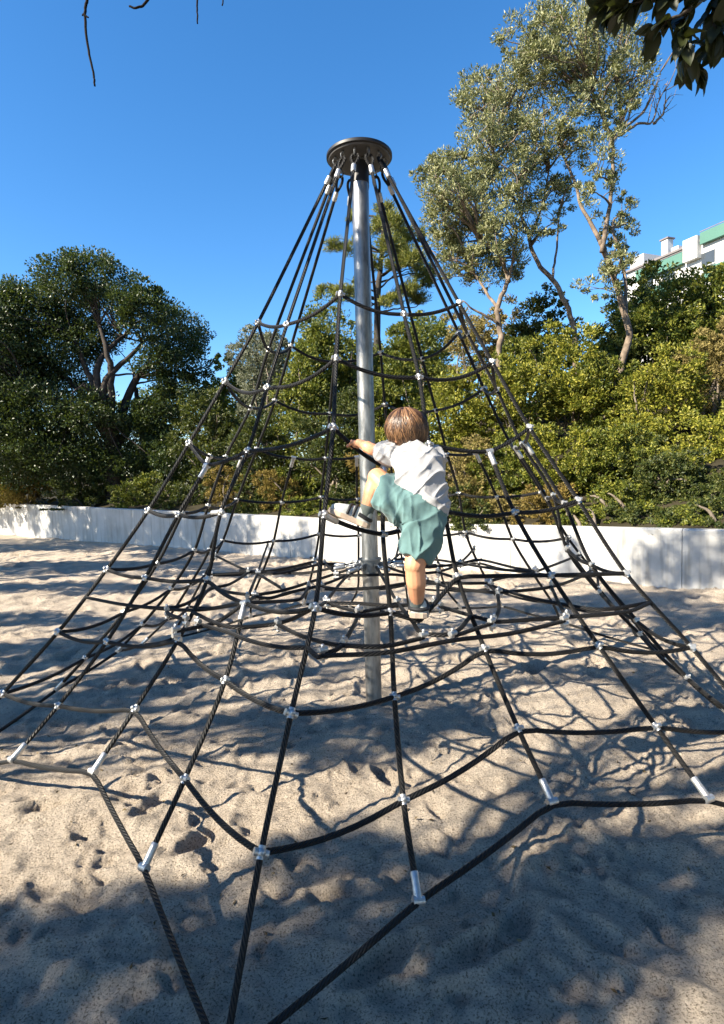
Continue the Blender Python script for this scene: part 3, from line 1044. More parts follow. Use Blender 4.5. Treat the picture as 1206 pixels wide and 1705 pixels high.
airy('olive_tree', 'leaning airy silver green tree between the two others on the bank',
     [[(958,540,0,.10),(945,510,0,.095),(920,470,0,.09),(895,440,0,.08),(880,390,0,.065),(868,350,0,.05),(860,300,.1,.04)],
      [(880,400,0,.05),(905,340,.3,.04),(915,280,.2,.03)], [(868,350,0,.045),(835,300,-.2,.035),(815,240,0,.025)],
      [(920,470,0,.05),(925,420,.3,.04),(930,360,.3,.03)]],
     [(800,170,50,45),(830,200,60,55),(860,150,50,50),(800,240,50,40),(870,230,60,50),(910,220,50,45),(840,280,60,45),(900,300,50,45),(790,140,35,30),(900,370,35,40),(870,330,45,40),(930,330,35,40),(850,130,40,35)],
     13.2, 20000, 22)
airy('olive_tree', 'leftmost airy tree on the bank with rounded yellow green crown',
     [[(832,600,0,.10),(838,560,0,.10),(830,520,0,.09),(846,470,0,.07),(835,430,0,.05),(800,400,.1,.04)],
      [(835,520,0,.06),(808,480,.2,.05),(780,430,.2,.035)], [(846,470,0,.05),(856,420,-.2,.04),(862,380,-.2,.03)],
      [(832,540,0,.05),(800,520,-.1,.04),(770,500,-.2,.02)]],
     [(740,275,45,35),(720,290,30,22),(760,320,55,42),(800,340,55,45),(780,390,60,45),(740,400,40,35),(830,390,50,45),(810,440,55,40),(760,440,45,30),(850,440,30,40),(790,300,40,35),(735,350,40,40)],
     12.4, 21000, 23)

# --- pine behind the pole
def pine():
    rng = np.random.default_rng(31)
    d = 30.0
    base = at(628, 560, d); base[2] = float(hill_z(np.array([base[0]]), np.array([base[1]]))[0])
    root = empty('pine_tree', base)
    B = [(640,350,16,14),(655,372,20,16),(632,378,18,14),(672,395,20,15),(700,388,10,12),(650,405,22,14),(690,430,24,18),(662,440,18,14),(704,455,20,16),(680,480,20,12),(712,470,12,10),(556,408,18,7),(590,414,22,7),(600,402,14,8),(545,484,20,6),(575,488,26,7),(600,470,15,8),(650,500,18,10),(620,440,16,10),(700,495,18,10),(590,360,10,14),(665,420,15,12)]
    blobs = [pxblob(x, y, rx, ry, d + rng.uniform(-1, 1)) for x, y, rx, ry in B]
    C, A, T = crown_pts(blobs, 32000, rng, sub=.32, shell=.3, up=.6, back=1)
    link('crown', leaf_mesh('crown', C, A, .24, .034, rng, .02), M['pine'], root)
    mb = MB()
    P = wiggle([base - np.array([0, 0, .3]), at(630, 500, d), at(634, 420, d), at(640, 345, d)], .02, rng, 8)
    mb.tube(P, np.linspace(.22, .05, len(P)), 8)
    for c, r in blobs:
        i = int(np.argmin(abs(P[:, 2] - (c[2] - .35 * abs(c[0] - P[len(P) // 2][0])))))
        Q = branch_to(mb, P[i], c, .06, .02, rng, .06, 5, 6)
        for k in range(4):
            branch_to(mb, Q[rng.integers(4, len(Q))], c + rng.normal(size=3) * r, .02, .008, rng, .1, 4, 3)
    for (x0, y0, x1, y1) in ((630,510,545,470),(632,470,570,480),(634,480,700,440),(632,520,720,500),(630,500,590,540)):
        branch_to(mb, at(x0, y0, d), at(x1, y1, d), .05, .015, rng, .05, 5, 6)
    mb.build('trunk', M['bark_dark'], root)
    tag(root, 'distant pine with layered needle clumps behind the pole', 'tree')
pine()

# --- shrubs on the bank
SH = [
 # x, ytop, ybot, w, depth, mat, leaf, label
 (388,568,760,110,20.5,'bright',.10,'yellow green bush beside the oak crown, paler than its neighbours'),
 (436,512,720,110,17.0,'silver',.075,'greyish bush with spiky top left of the central shrubs'),
 (350,640,830,130,16.5,'dark',.085,'dark bush right of the oak trunk'),
 (505,540,760,130,16.2,'green',.075,'green bush seen through the left ropes'),
 (560,490,700,170,17.5,'green',.08,'large rounded green shrub crossing behind the pole'),
 (450,650,850,150,13.6,'dark',.07,'shadowy shrub above the wall at centre left'),
 (560,640,860,160,12.6,'dark',.065,'dark shrub directly behind the lower pole'),
 (655,560,760,120,15.5,'green',.075,'green shrub behind the child head'),
 (700,500,700,130,17.5,'green',.08,'round topped shrub below the pine'),
 (640,730,870,110,11.2,'rust',.055,'brownish low shrub behind the child'),
 (690,650,870,130,11.0,'bright',.055,'bright leafy shrub right above the child head'),
 (760,590,800,150,12.2,'bright',.06,'bright yellow green shrub between the right ropes'),
 (800,505,640,130,15.0,'dry',.075,'pale dry looking shrub under the leftmost airy tree'),
 (770,720,880,130,10.4,'dry',.05,'straw coloured shrub right of the child'),
 (890,470,640,130,14.6,'dark',.075,'dark evergreen bush behind the leaning trunk'),
 (850,570,760,150,11.8,'bright',.058,'sunlit shrub left of the leaning tree'),
 (950,540,720,160,12.0,'bright',.06,'sunlit shrub between two pale trunks'),
 (840,690,880,150,10.2,'green',.05,'green shrub above the wall right of the child'),
 (930,680,875,150,9.9,'bright',.05,'thick yellow green shrub hanging near the wall'),
 (910,790,885,110,9.2,'rust',.045,'reddish brown low plant over the wall top'),
 (1000,560,720,120,11.6,'green',.055,'green shrub at the foot of the tallest tree'),
 (1020,690,880,150,9.6,'green',.048,'wide green shrub right of the tallest trunk'),
 (1100,425,640,190,14.4,'green',.075,'large shrub covering the foot of the building'),
 (1180,410,620,150,14.0,'green',.072,'high shrub at the right edge under the building'),
 (1090,580,780,180,11.0,'bright',.055,'broad yellow green shrub on the right slope'),
 (1185,540,720,150,11.2,'dry',.055,'dry yellowish shrub at the right edge'),
 (1180,660,860,160,9.6,'bright',.05,'bright shrub low at the right edge'),
 (1100,730,880,160,9.0,'dark',.046,'dark shaded shrub just above the wall on the right'),
 (1180,790,885,130,8.5,'dark',.045,'dark low shrub at the right end of the wall'),
 (740,800,878,110,9.9,'dark',.045,'low dark plant behind the child shorts'),
 (40,770,850,130,18.6,'rust',.075,'rusty low bush above the far left wall'),
 (140,790,852,130,17.4,'dark',.075,'dark low bush under the oak'),
 (230,790,855,110,16.2,'green',.07,'low green bush under the oak on its right'),
 (390,770,862,110,13.8,'rust',.06,'golden brown bush above the wall left of the pole'),
 (300,800,858,110,15.0,'dark',.065,'low dark bush above the wall behind the left ropes'),
 (470,785,862,100,12.9,'rust',.055,'brown tuft above the wall between the left ropes'),
 (585,800,868,100,11.7,'dark',.05,'low dark bush at the foot of the pole background'),
 (1040,800,884,120,8.9,'green',.045,'low green plant spilling over the wall right of centre'),
 (860,810,882,100,9.5,'dry',.045,'low straw coloured plant over the wall'),
 (330,600,830,210,24.0,'green',.10,'green bush filling the gap right of the oak'),
 (690,505,720,190,20.0,'green',.085,'tall rounded bush under the pine'),
 (965,515,690,150,13.8,'green',.07,'shrub standing between the leaning trunk and the tallest trunk'),
 (1020,535,700,120,14.2,'dark',.07,'dark shrub directly behind the tallest trunk base'),
 (880,540,700,130,13.6,'green',.07,'green shrub filling the slope left of the leaning trunk'),
 (430,810,880,110,13.2,'dark',.06,'low dark plant over the wall left of the front rope'),
 (520,815,885,110,12.3,'green',.055,'low green plant over the wall beside the front rope'),
 (620,815,885,100,11.3,'dark',.05,'low dark plant over the wall beside the pole'),
 (500,700,860,150,13.4,'green',.06,'leafy shrub between the front rope and the left ropes'),
 (600,690,850,130,12.8,'dark',.06,'shadowy shrub right behind the pole'),
 (590,530,700,130,19.0,'green',.085,'shrub rising behind the pole on its right'),
 (470,560,740,110,18.5,'green',.085,'shrub behind the greyish bush'),
 (0,660,850,150,19.5,'green',.085,'green bush at the far left edge behind the oak'),
 (250,650,820,140,21.0,'green',.095,'sunny bush seen between the oak stems'),
 (130,660,830,160,22.0,'dark',.10,'dark bush behind the oak stems'),
 (1075,470,640,150,15.5,'dark',.08,'dark shrub behind the tallest trunk under the building'),
 (1160,450,640,170,16.0,'green',.08,'rear shrub filling the slope under the building'),
 (960,830,905,120,8.85,'green',.045,'low green plant spilling over the wall near the right ropes'),
 (1080,830,905,130,8.3,'dark',.045,'dark plant hanging just over the wall at the right'),
 (1200,820,910,130,7.9,'dark',.042,'dark plant over the wall in the right corner'),
 (1140,845,905,90,8.1,'green',.042,'small green plant over the wall joint'),
 (800,830,892,110,9.6,'dark',.045,'small dark plant over the wall behind the right ropes'),
 (700,820,885,100,10.2,'green',.048,'small green plant over the wall behind the child'),
]
for q, (x, yt, yb, w, d, mt, L, lab) in enumerate(SH):
    shrub(x, yt, yb, w, d, mt, L * 1.22, 100 + q, label=lab, dens=4.0 if mt in ('dry', 'rust') else 4.6, aspect=.34 if mt == 'silver' else (.36 if mt in ('dry', 'rust') else .5), sub=.17, n_sub=13)

# --- trees outside the frame whose shade falls on the sand
def out_of_frame(p, m_=.15):
    v = np.asarray(p) - CAMP
    d = np.dot(v, EF)
    if d < .3: return True
    x = np.dot(v, RIGHT) / d; y = np.dot(v, UP) / d
    return abs(x) > .621 + m_ + 1.6 / d or abs(y) > .878 + m_ + 1.6 / d

SHADE = [
 # centre px on the ground, half extent along x and depth (m), cover
 (90,1555,.36,.13,.9),(230,1530,.30,.11,.9),(330,1580,.20,.10,.8),(450,1630,.26,.11,.9),(560,1545,.26,.09,.7),(330,1680,.15,.06,.7),(20,1625,.15,.08,.8),
 (600,1225,.55,.30,1),(420,1205,.42,.24,1),(200,1170,.5,.28,1),(20,1195,.5,.38,1),(760,1195,.30,.25,.9),(290,1120,.5,.15,.7),
 (660,1400,.42,.13,1),(540,1415,.22,.10,.8),(800,1395,.20,.08,.7),
 (960,1480,.40,.20,1),(1120,1440,.45,.22,1),(1150,1540,.30,.12,.9),(880,1550,.30,.12,.9),(730,1510,.24,.10,.9),(830,1670,.34,.09,1),(660,1680,.22,.06,.8),
 (1130,1285,.6,.20,1),(1000,1300,.32,.12,.8),(940,1225,.4,.10,.5),
 (80,1085,.9,.34,1),(330,1065,.6,.2,.7),(520,1120,.45,.15,.6),(600,1060,.5,.25,.6),
 (40,1035,1.1,.30,1),(200,1040,.7,.25,.8),(60,978,1.7,.36,1),(230,983,1.2,.3,.7),(80,945,2.2,.75,1),(240,943,1.6,.7,1),(390,955,1.2,.5,.9),(40,908,3.4,1.7,1.1),(200,905,3.0,1.7,1.1),(350,915,1.8,1.3,1),(470,930,1.0,.6,.7),(560,990,.7,.3,.6),(420,1010,.6,.2,.7),
 (1020,1120,.6,.18,.7),(1170,1140,.5,.22,.8),(900,1015,.9,.30,.7),(1060,1000,1.0,.45,1),(1190,1030,.7,.4,.9),(780,990,.5,.3,.5),
]
WALLSHADE = [(110,862,1.0,.7,1.6),(190,866,1.0,.7,1.6),(260,870,.9,.7,1.6),(335,872,.45,.6,1.3),(60,860,.4,.6,1),(20,858,.6,.4,.5),(410,878,.45,.4,.7),(1110,930,.35,.4,.9),(1190,925,.45,.4,.9),(950,925,.16,.4,.6),(505,890,.12,.4,.4)]
def wall_pt(px, py):
    s = wall_s_at(px); p = WPR + WU * s
    r = ray(px, py); t = (p[1] - CAMP[1]) / r[1]
    return np.array([p[0], p[1], max(.1, CAMP[2] + r[2] * t)])
TRUNKS = [(-6.3, -7.2), (-9.0, -2.6), (-12.5, 2.8), (-4.2, -9.5), (-14.5, -4.0), (-17.5, 6.5)]
TLAB = ['leafy tree behind the camera on the left, shading the near sand', 'leafy tree left of the net, shading the middle of the sand', 'leafy tree left of the far wall, shading its base',
        'leafy tree farthest behind the camera', 'tall leafy tree set back on the left', 'tall leafy tree at the far left beside the oak']
groups = {k: [] for k in range(len(TRUNKS))}
rngS = np.random.default_rng(77)
def add_shade(G, ax, ay, cov, hmin, e1=(1, 0, 0), e2=(0, 1, 0)):
    h = hmin
    while True:
        C = G + SUN_DIR * (h / SUN_DIR[2])
        if out_of_frame(C) or h > 16: break
        h += .4
    k = int(np.argmin([np.hypot(C[0] - t[0], C[1] - t[1]) for t in TRUNKS]))
    groups[k].append((C, ax, ay, cov, np.array(e1, float), np.array(e2, float)))
for (x, y, ax, ay, cov) in SHADE:
    add_shade(on_z(x, y, 0), ax, ay, cov, rngS.uniform(3.4, 4.8))
for (x, y, ax, az, cov) in WALLSHADE:
    add_shade(wall_pt(x, y), ax, az, cov, rngS.uniform(5.5, 7.5), (WU[0], WU[1], 0), (0, 0, 1))
for k, items in groups.items():
    if not items: continue
    rng = np.random.default_rng(500 + k)
    tx, ty = TRUNKS[k]
    base = np.array([tx, ty, 0.0])
    root = empty('shade_tree', base)
    zmin = min(C[2] for C, *_ in items)
    mb = MB()
    fork = np.array([tx, ty, max(2.6, zmin - 2.2)])
    mb.tube(wiggle([base - np.array([0, 0, .2]), (base + fork) / 2, fork], .01, rng), np.linspace(.22, .17, 13), 10)
    CC, AA = [], []
    for C, ax, ay, cov, e1, e2 in items:
        P = branch_to(mb, fork, C, .07, .02, rng, .2, 6, 7)
        n = int(cov * math.pi * ax * (ay + .05) / (.085 * .05 * .62) * 4.2)
        n = max(60, min(n, 16000))
        m_ = max(12, n // 9)
        ph_ = rng.uniform(0, 2 * math.pi, m_); rd_ = np.sqrt(rng.random(m_)) * (1 + .22 * np.sin(3 * ph_ + rng.uniform(0, 6)) + .15 * np.sin(7 * ph_))
        uv_ = np.stack([np.cos(ph_) * rd_, np.sin(ph_) * rd_], 1)
        t = C + uv_[:, :1] * ax * e1 + uv_[:, 1:] * (ay + .02) * e2 + rng.normal(size=(m_, 3)) * np.array([.02, .02, .05])
        for q in t[:14]:
            branch_to(mb, P[rng.integers(len(P) // 2, len(P))], q, .016, .004, rng, .2, 4, 4)
        g_ = t[rng.integers(m_, size=n)] + np.clip(rng.normal(size=(n, 3)), -1.8, 1.8) * .045
        # an opening in the leaves: the child stands in full sun
        a_ = np.array([.19, -1.45, .45]); 
        hit = np.zeros(n, bool)
        for z_ in np.arange(.4, 1.95, .15):
            w_ = g_ - np.array([.17, -1.42, z_]); w_ = w_ - (w_ @ SUN_DIR)[:, None] * SUN_DIR
            hit |= np.linalg.norm(w_, axis=1) < .42
        g_ = g_[~hit]; n = len(g_)
        CC.append(g_); AA.append(rng.normal(size=(n, 3)))
    CC = np.concatenate(CC); AA = np.concatenate(AA)
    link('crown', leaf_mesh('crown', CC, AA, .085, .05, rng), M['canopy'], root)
    mb.build('trunk', M['bark_dark'], root)
    tag(root, TLAB[k], 'tree', 'trees around the sand outside the view')

# --- unseen trees added behind and right of the viewer to block skylight
for q, (x, y, h, rr, lab) in enumerate(((7.8, -1.5, 7.5, 2.6, 'added unseen tree to the right of the net, blocking skylight'), (6.6, -6.2, 7.5, 2.8, 'added unseen tree to the right of the viewer, blocking skylight'), (2.5, -10.0, 8.0, 3.0, 'added unseen tree straight behind the viewer, blocking skylight'),
                                        (-3.5, -12.5, 8.0, 3.0, 'added unseen tree behind the viewer to the left, blocking skylight'), (11.5, 2.0, 8.0, 2.8, 'added unseen tree beyond the right end of the sand, blocking skylight'), (8.5, -11.0, 8.5, 3.0, 'added unseen tree behind the viewer to the right, blocking skylight'), (-9.5, -13.5, 8.5, 3.0, 'added unseen tree far behind the viewer to the left, blocking skylight'))):
    rng = np.random.default_rng(700 + q)
    base = np.array([x, y, 0.0]); root = empty('sky_screen_tree', base)
    blobs = [(np.array([x + rng.uniform(-.5, .5) * rr, y + rng.uniform(-.5, .5) * rr, h - rr * rng.uniform(.2, 1.3)]), np.array([rr * .6, rr * .6, rr * .5])) for _ in range(8)]
    C, A, T = crown_pts(blobs, 16000, rng, sub=.3, shell=.3, back=1)
    link('crown', leaf_mesh('crown', C, A, .14, .09, rng), M['canopy'], root)
    mb = MB(); fork = np.array([x, y, h * .45])
    mb.tube(wiggle([base - np.array([0, 0, .2]), (base + fork) / 2, fork], .01, rng), np.linspace(.2, .15, 13), 8)
    for c, r in blobs: branch_to(mb, fork, c, .09, .02, rng, .15, 6, 6)
    mb.build('trunk', M['bark_dark'], root)
    tag(root, lab, 'tree', 'unseen trees added to block skylight')

# --- branch with big leaves hanging in at the top right
def big_leaf():
    b = MB(); V = []; Fq = []
    n = 7
    for i in range(n):
        t = i / (n - 1)
        w = .024 * math.sin(math.pi * min(1, .06 + t * .94)) ** .75 * (1 - .15 * t)
        z = -.018 * t * t
        for s_ in (-1, 0, 1):
            V.append((s_ * w, t * .085, z + abs(s_) * w * .45))
    for i in range(n - 1):
        for s_ in (0, 1):
            a = i * 3 + s_
            Fq.append((a, a + 1, a + 4, a + 3))
    b.add(V, Fq)
    me = b.mesh('leaf'); me.materials.append(M['canopy']); return me
def overhang():
    rng = np.random.default_rng(9)
    d = 2.25
    base = np.array([3.3, -3.2, 0])
    root = empty('overhanging_tree', base)
    tag(root, 'tree at the right whose dark leafy branch hangs into the top corner', 'tree')
    mb = MB()
    top = np.array([3.3, -3.2, 3.4])
    mb.tube(wiggle([base - np.array([0, 0, .2]), np.array([3.35, -3.2, 1.7]), top], .008, rng), np.linspace(.13, .10, 13), 10)
    limb = branch_to(mb, top, at(1215, -40, d), .05, .014, rng, .12, 7, 8)
    twigs = []
    for pts in ([(1215,-40),(1150,20),(1140,70),(1150,105),(1160,118)], [(1215,-40),(1120,-10),(1060,5),(1030,20),(1015,15)], [(1215,-40),(1190,20),(1195,60),(1175,85)], [(1150,10),(1110,30),(1090,60)], [(1215,-40),(1100,-25),(1010,-5)]):
        P = wiggle([at(x, y, d + rng.uniform(-.12, .12)) for x, y in pts], .003, rng, 5)
        mb.tube(P, np.linspace(.007, .0025, len(P)), 5); twigs.append(P)
    blobs = [(np.array([3.2 + rng.uniform(-.6, 1.2), -4.6 + rng.uniform(-1.2, .6), rng.uniform(4.2, 6.0)]), np.array([.9, .9, .6])) for _ in range(8)]  # unseen crown added overhead to cut skylight
    for cc in ((.3, -2.3, 4.3), (.75, -2.0, 4.0), (1.2, -2.2, 4.4), (.6, -2.7, 4.6)): blobs.append((np.array(cc), np.array([.5, .45, .28])))  # unseen clumps added on the sun side to shade the hanging branch
    for c, r in blobs: branch_to(mb, top, c, .05, .015, rng, .15, 5, 6)
    C, A, T = crown_pts(blobs, 20000, rng, sub=.3, shell=.3, back=1)
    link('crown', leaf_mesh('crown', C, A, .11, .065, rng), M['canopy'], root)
    mb.build('trunk', M['bark_dark'], root)
    lm = big_leaf()
    for P in twigs:
        for i in range(2, len(P)):
            if P is twigs[3] and i < 4: continue
            for k in range(3):
                o = bpy.data.objects.new('leaf', lm); COL.objects.link(o)
                dirv = unit(unit(P[i] - P[i - 1]) * .7 + rng.normal(size=3) * .55 + np.array([0, 0, -.25]))
                nrm = unit(np.array([0, 0, 1.0]) + rng.normal(size=3) * .5 - EF * .5)
                x_ = unit(np.cross(dirv, nrm)); z_ = np.cross(x_, dirv)
                s_ = rng.uniform(.75, 1.25)
                mm = Matrix.Identity(4)
                for r_ in range(3):
                    mm[r_][0] = x_[r_] * s_; mm[r_][1] = dirv[r_] * s_; mm[r_][2] = z_[r_] * s_; mm[r_][3] = P[i][r_]
                o.parent = root
                o.matrix_parent_inverse = Matrix.Translation(-Vector(root.location))
                o.matrix_basis = mm
overhang()

# --- bare twigs dangling in at the top left
def twigs():
    rng = np.random.default_rng(3)
    d = 2.1
    base = np.array([-2.6, -4.6, 0])
    root = empty('bare_twig_tree', base)
    tag(root, 'tree at the left whose thin bare twigs dangle into the top edge', 'tree')
    mb = MB()
    top = np.array([-2.6, -4.6, 3.6])
    mb.tube(wiggle([base - np.array([0, 0, .2]), np.array([-2.65, -4.6, 1.8]), top], .008, rng), np.linspace(.12, .08, 13), 10)
    hub = at(250, -160, d)
    branch_to(mb, top, hub, .04, .012, rng, .1, 7, 8)
    for pts, r in (([(250,-160),(160,-80),(143,0),(140,22),(148,80),(155,125),(158,143)], .006), ([(140,24),(148,29)], .004), ([(140,22),(137,26)], .003), ([(250,-160),(270,-60),(243,3),(228,13),(215,10)], .006), ([(250,-160),(330,-60),(328,10),(329,39)], .0045), ([(250,-160),(365,-60),(371,-10),(370,9)], .004)):
        P = wiggle([at(x, y, d) for x, y in pts], .0012, rng, 6)
        mb.tube(P, np.linspace(r, r * .55, len(P)), 6)
    mb.build('trunk', M['twig'], root)
twigs()

# --- white and green building on the hill
def building():
    d0 = 62.0
    near = at(1206, 373, d0); far_dir = unit([-.41 * 1.0 + .0, 1.0, 0])
    # line of the eaves seen running away to the left
    k = np.array([near[0], near[1], 0]); z1 = near[2]
    nrm = np.array([-far_dir[1], far_dir[0], 0])          # facade faces left
    if nrm[0] > 0: nrm = -nrm
    back = -nrm
    zg = float(hill_z(np.array([k[0]]), np.array([k[1]]))[0]) - 2
    root = empty('apartment_building', (k[0], k[1], zg))
    tag(root, 'white building with pale green bands on the hilltop', 'building')
    rot = np.stack([far_dir, nrm, np.array([0, 0, 1.0])], 1)
    def bx(name, mt, s0, s1, o0, o1, z0, z1_, parent=root):
        c = k + far_dir * (s0 + s1) / 2 + nrm * (o0 + o1) / 2 + np.array([0, 0, (z0 + z1_) / 2])
        return MB().box(c, ((s1 - s0) / 2, (o1 - o0) / 2, (z1_ - z0) / 2), rot).build(name, mt, parent, smooth=False)
    W, G = M['bwhite'], M['bgreen']
    E1 = 13.0
    bx('wall', W, -14, E1, -9, 0, zg, z1 - .9)
    rf = bx('roof', M['broof'], -14, E1 + .2, -9.2, .35, z1 - .898, z1 - .65)
    for s0, s1, zt in ((-13.5, 2.4, -.05), (4.6, 11.2, -1.3)):
        bx('green_band', G, s0, s1, .003, .55, z1 + zt - 1.25, z1 + zt)
        bx('railing', M['broof'], s0, s1, .50, .56, z1 + zt + .08, z1 + zt + .16)
    for s0, s1 in ((-12, 2), (5, 11)):
        bx('green_band', G, s0, s1, .003, .5, z1 - 5.2, z1 - 4.0)
    for s0 in (-11, -7, -3, 1, 6, 9):
        w_ = bx('window', M['bglass'], s0, s0 + 1.6, .002, .05, z1 - 3.6, z1 - 2.2)
        bx('sill', W, s0 - .1, s0 + 1.7, .052, .14, z1 - 3.72, z1 - 3.62, w_)
    bx('parapet', W, 2.6, 4.4, .003, .7, z1 - 2.6, z1 - .2)
    bx('stair_tower', W, E1 - 2.2, E1 - .1, -4, -.4, z1 - .64, z1 + .9)
    bx('chimney', W, 7.6, 8.5, -1.6, -.7, z1 - .64, z1 + 1.5)
    bx('chimney_cap', M['broof'], 7.45, 8.65, -1.75, -.55, z1 + 1.502, z1 + 1.66)
    bx('vent_box', W, 6.3, 7.3, -1.6, -.9, z1 - .64, z1 + .25)
    bx('roof_light', M['bglass'], .4, 3.2, -1.6, -.8, z1 - .64, z1 - .35)
M['bwhite'] = simple('building_white', (0.55, 0.54, 0.52), .8, 0, .05, .5)
M['bgreen'] = simple('building_green', (0.06, 0.155, 0.12), .7, 0, .08, .5)
M['broof'] = simple('building_roof', (0.16, 0.14, 0.14), .8, 0, .2, 1)
M['bglass'] = simple('building_glass', (0.05, 0.06, 0.07), .15, 0, .1, 1)
building()

# --- fallen leaves and twig bits on the sand
def litter():
    rng = np.random.default_rng(61)
    n = 420
    x = rng.uniform(-3.2, 3.2, n); y = rng.uniform(-3.3, 3.0, n)
    C = np.stack([x, y, sand_z(x, y) + .006], 1)
    A = rng.normal(size=(n, 3)) * np.array([1, 1, .15])
    o = link('leaf_litter', leaf_mesh('leaf_litter', C, A, .026, .011, rng), M['litter'])
    tag(o, 'scattered dry leaf bits lying on the sand', kind='stuff')
M['litter'] = leaf_mat('dry_litter', (.05, .035, .02), (.11, .08, .04), (.2, .15, .08), .05, .8, .1)
litter()
#VEG-END
#CHILD-BEGIN
# ------------------------------------------------------------------ the climbing child
def remeshed(mb, name, voxel, smooth=4, disp=None):
    me = mb.mesh(name)
    o = bpy.data.objects.new(name, me); COL.objects.link(o)
    r_ = o.modifiers.new('r', 'REMESH'); r_.mode = 'VOXEL'; r_.voxel_size = voxel; r_.adaptivity = 0
    if smooth:
        s_ = o.modifiers.new('s', 'SMOOTH'); s_.factor = .5; s_.iterations = smooth
    dg = bpy.context.evaluated_depsgraph_get()
    out = bpy.data.meshes.new_from_object(o.evaluated_get(dg))
    bpy.data.objects.remove(o); bpy.data.meshes.remove(me)
    if disp is not None:
        n = len(out.vertices)
        co = np.zeros(n * 3, np.float32); out.vertices.foreach_get('co', co); co = co.reshape(-1, 3).astype(float)
        no = np.zeros(n * 3, np.float32); out.vertex_normals.foreach_get('vector', no); no = no.reshape(-1, 3)
        co = co + no * disp(co)[:, None]
        out.vertices.foreach_set('co', co.astype(np.float32).ravel())
    out.polygons.foreach_set('use_smooth', np.full(len(out.polygons), True, dtype=bool))
    out.name = name; out.update()
    return out

def skin_mat():
    m, nt, b = mat_new('child_skin')
    tc = N(nt, 'ShaderNodeTexCoord'); n = N(nt, 'ShaderNodeTexNoise'); n.inputs['Scale'].default_value = 18; n.inputs['Detail'].default_value = 4
    nt.links.new(tc.outputs['Object'], n.inputs['Vector'])
    rp = ramp(nt, [(.3, (.52, .24, .13)), (.7, (.62, .31, .175))])
    nt.links.new(n.outputs['Fac'], rp.inputs[0]); nt.links.new(rp.outputs[0], b.inputs['Base Color'])
    b.inputs['Roughness'].default_value = .5
    b.inputs['Subsurface Weight'].default_value = .12; b.inputs['Subsurface Radius'].default_value = (.012, .005, .003); b.inputs['Subsurface Scale'].default_value = .5
    return m
def cloth_mat(name, col, var, sc):
    m, nt, b = mat_new(name)
    tc = N(nt, 'ShaderNodeTexCoord'); n = N(nt, 'ShaderNodeTexNoise'); n.inputs['Scale'].default_value = 14; n.inputs['Detail'].default_value = 6
    nt.links.new(tc.outputs['Object'], n.inputs['Vector'])
    c = np.array(col); rp = ramp(nt, [(.3, tuple(c * (1 - var))), (.7, tuple(np.minimum(c * (1 + var), 1)))])
    nt.links.new(n.outputs['Fac'], rp.inputs[0]); nt.links.new(rp.outputs[0], b.inputs['Base Color'])
    w = N(nt, 'ShaderNodeTexNoise'); w.inputs['Scale'].default_value = sc
    nt.links.new(tc.outputs['Object'], w.inputs['Vector'])
    n2 = N(nt, 'ShaderNodeTexNoise'); n2.inputs['Scale'].default_value = 30; n2.inputs['Detail'].default_value = 5
    nt.links.new(tc.outputs['Object'], n2.inputs['Vector'])
    ad = N(nt, 'ShaderNodeMath', operation='MULTIPLY_ADD'); ad.inputs[1].default_value = .15
    nt.links.new(w.outputs['Fac'], ad.inputs[0]); nt.links.new(n2.outputs['Fac'], ad.inputs[2])
    bp = N(nt, 'ShaderNodeBump'); bp.inputs['Strength'].default_value = .5; bp.inputs['Distance'].default_value = .004
    nt.links.new(ad.outputs[0], bp.inputs['Height']); nt.links.new(bp.outputs[0], b.inputs['Normal'])
    b.inputs['Roughness'].default_value = .9; b.inputs['Sheen Weight'].default_value = .15; b.inputs['Specular IOR Level'].default_value = .2
    return m
def hair_mat():
    m, nt, b = mat_new('brown_hair')
    g = N(nt, 'ShaderNodeNewGeometry')
    rp = ramp(nt, [(0, (.028, .013, .007)), (.5, (.085, .042, .02)), (1, (.26, .14, .065))])
    nt.links.new(g.outputs['Random Per Island'], rp.inputs[0]); nt.links.new(rp.outputs[0], b.inputs['Base Color'])
    b.inputs['Roughness'].default_value = .38; b.inputs['Specular IOR Level'].default_value = .5
    return m
M['skin'] = skin_mat(); M['shirt'] = cloth_mat('white_cotton', (.35, .35, .36), .05, 600)
M['shorts'] = cloth_mat('sage_cotton', (.10, .18, .18), .12, 500)
M['hair'] = hair_mat()
M['sock'] = cloth_mat('grey_knit', (.12, .14, .13), .15, 800)
M['shoe'] = simple('shoe_fabric', (.50, .52, .50), .8, 0, .1, 40, .3, 300)
M['sole'] = simple('shoe_sole', (.52, .40, .30), .7, 0, .1, 30)
M['strap'] = simple('shoe_strap', (.02, .02, .022), .6, 0, .2, 30)
M['eye'] = simple('eye', (.02, .015, .01), .1, 0, .1, 30)

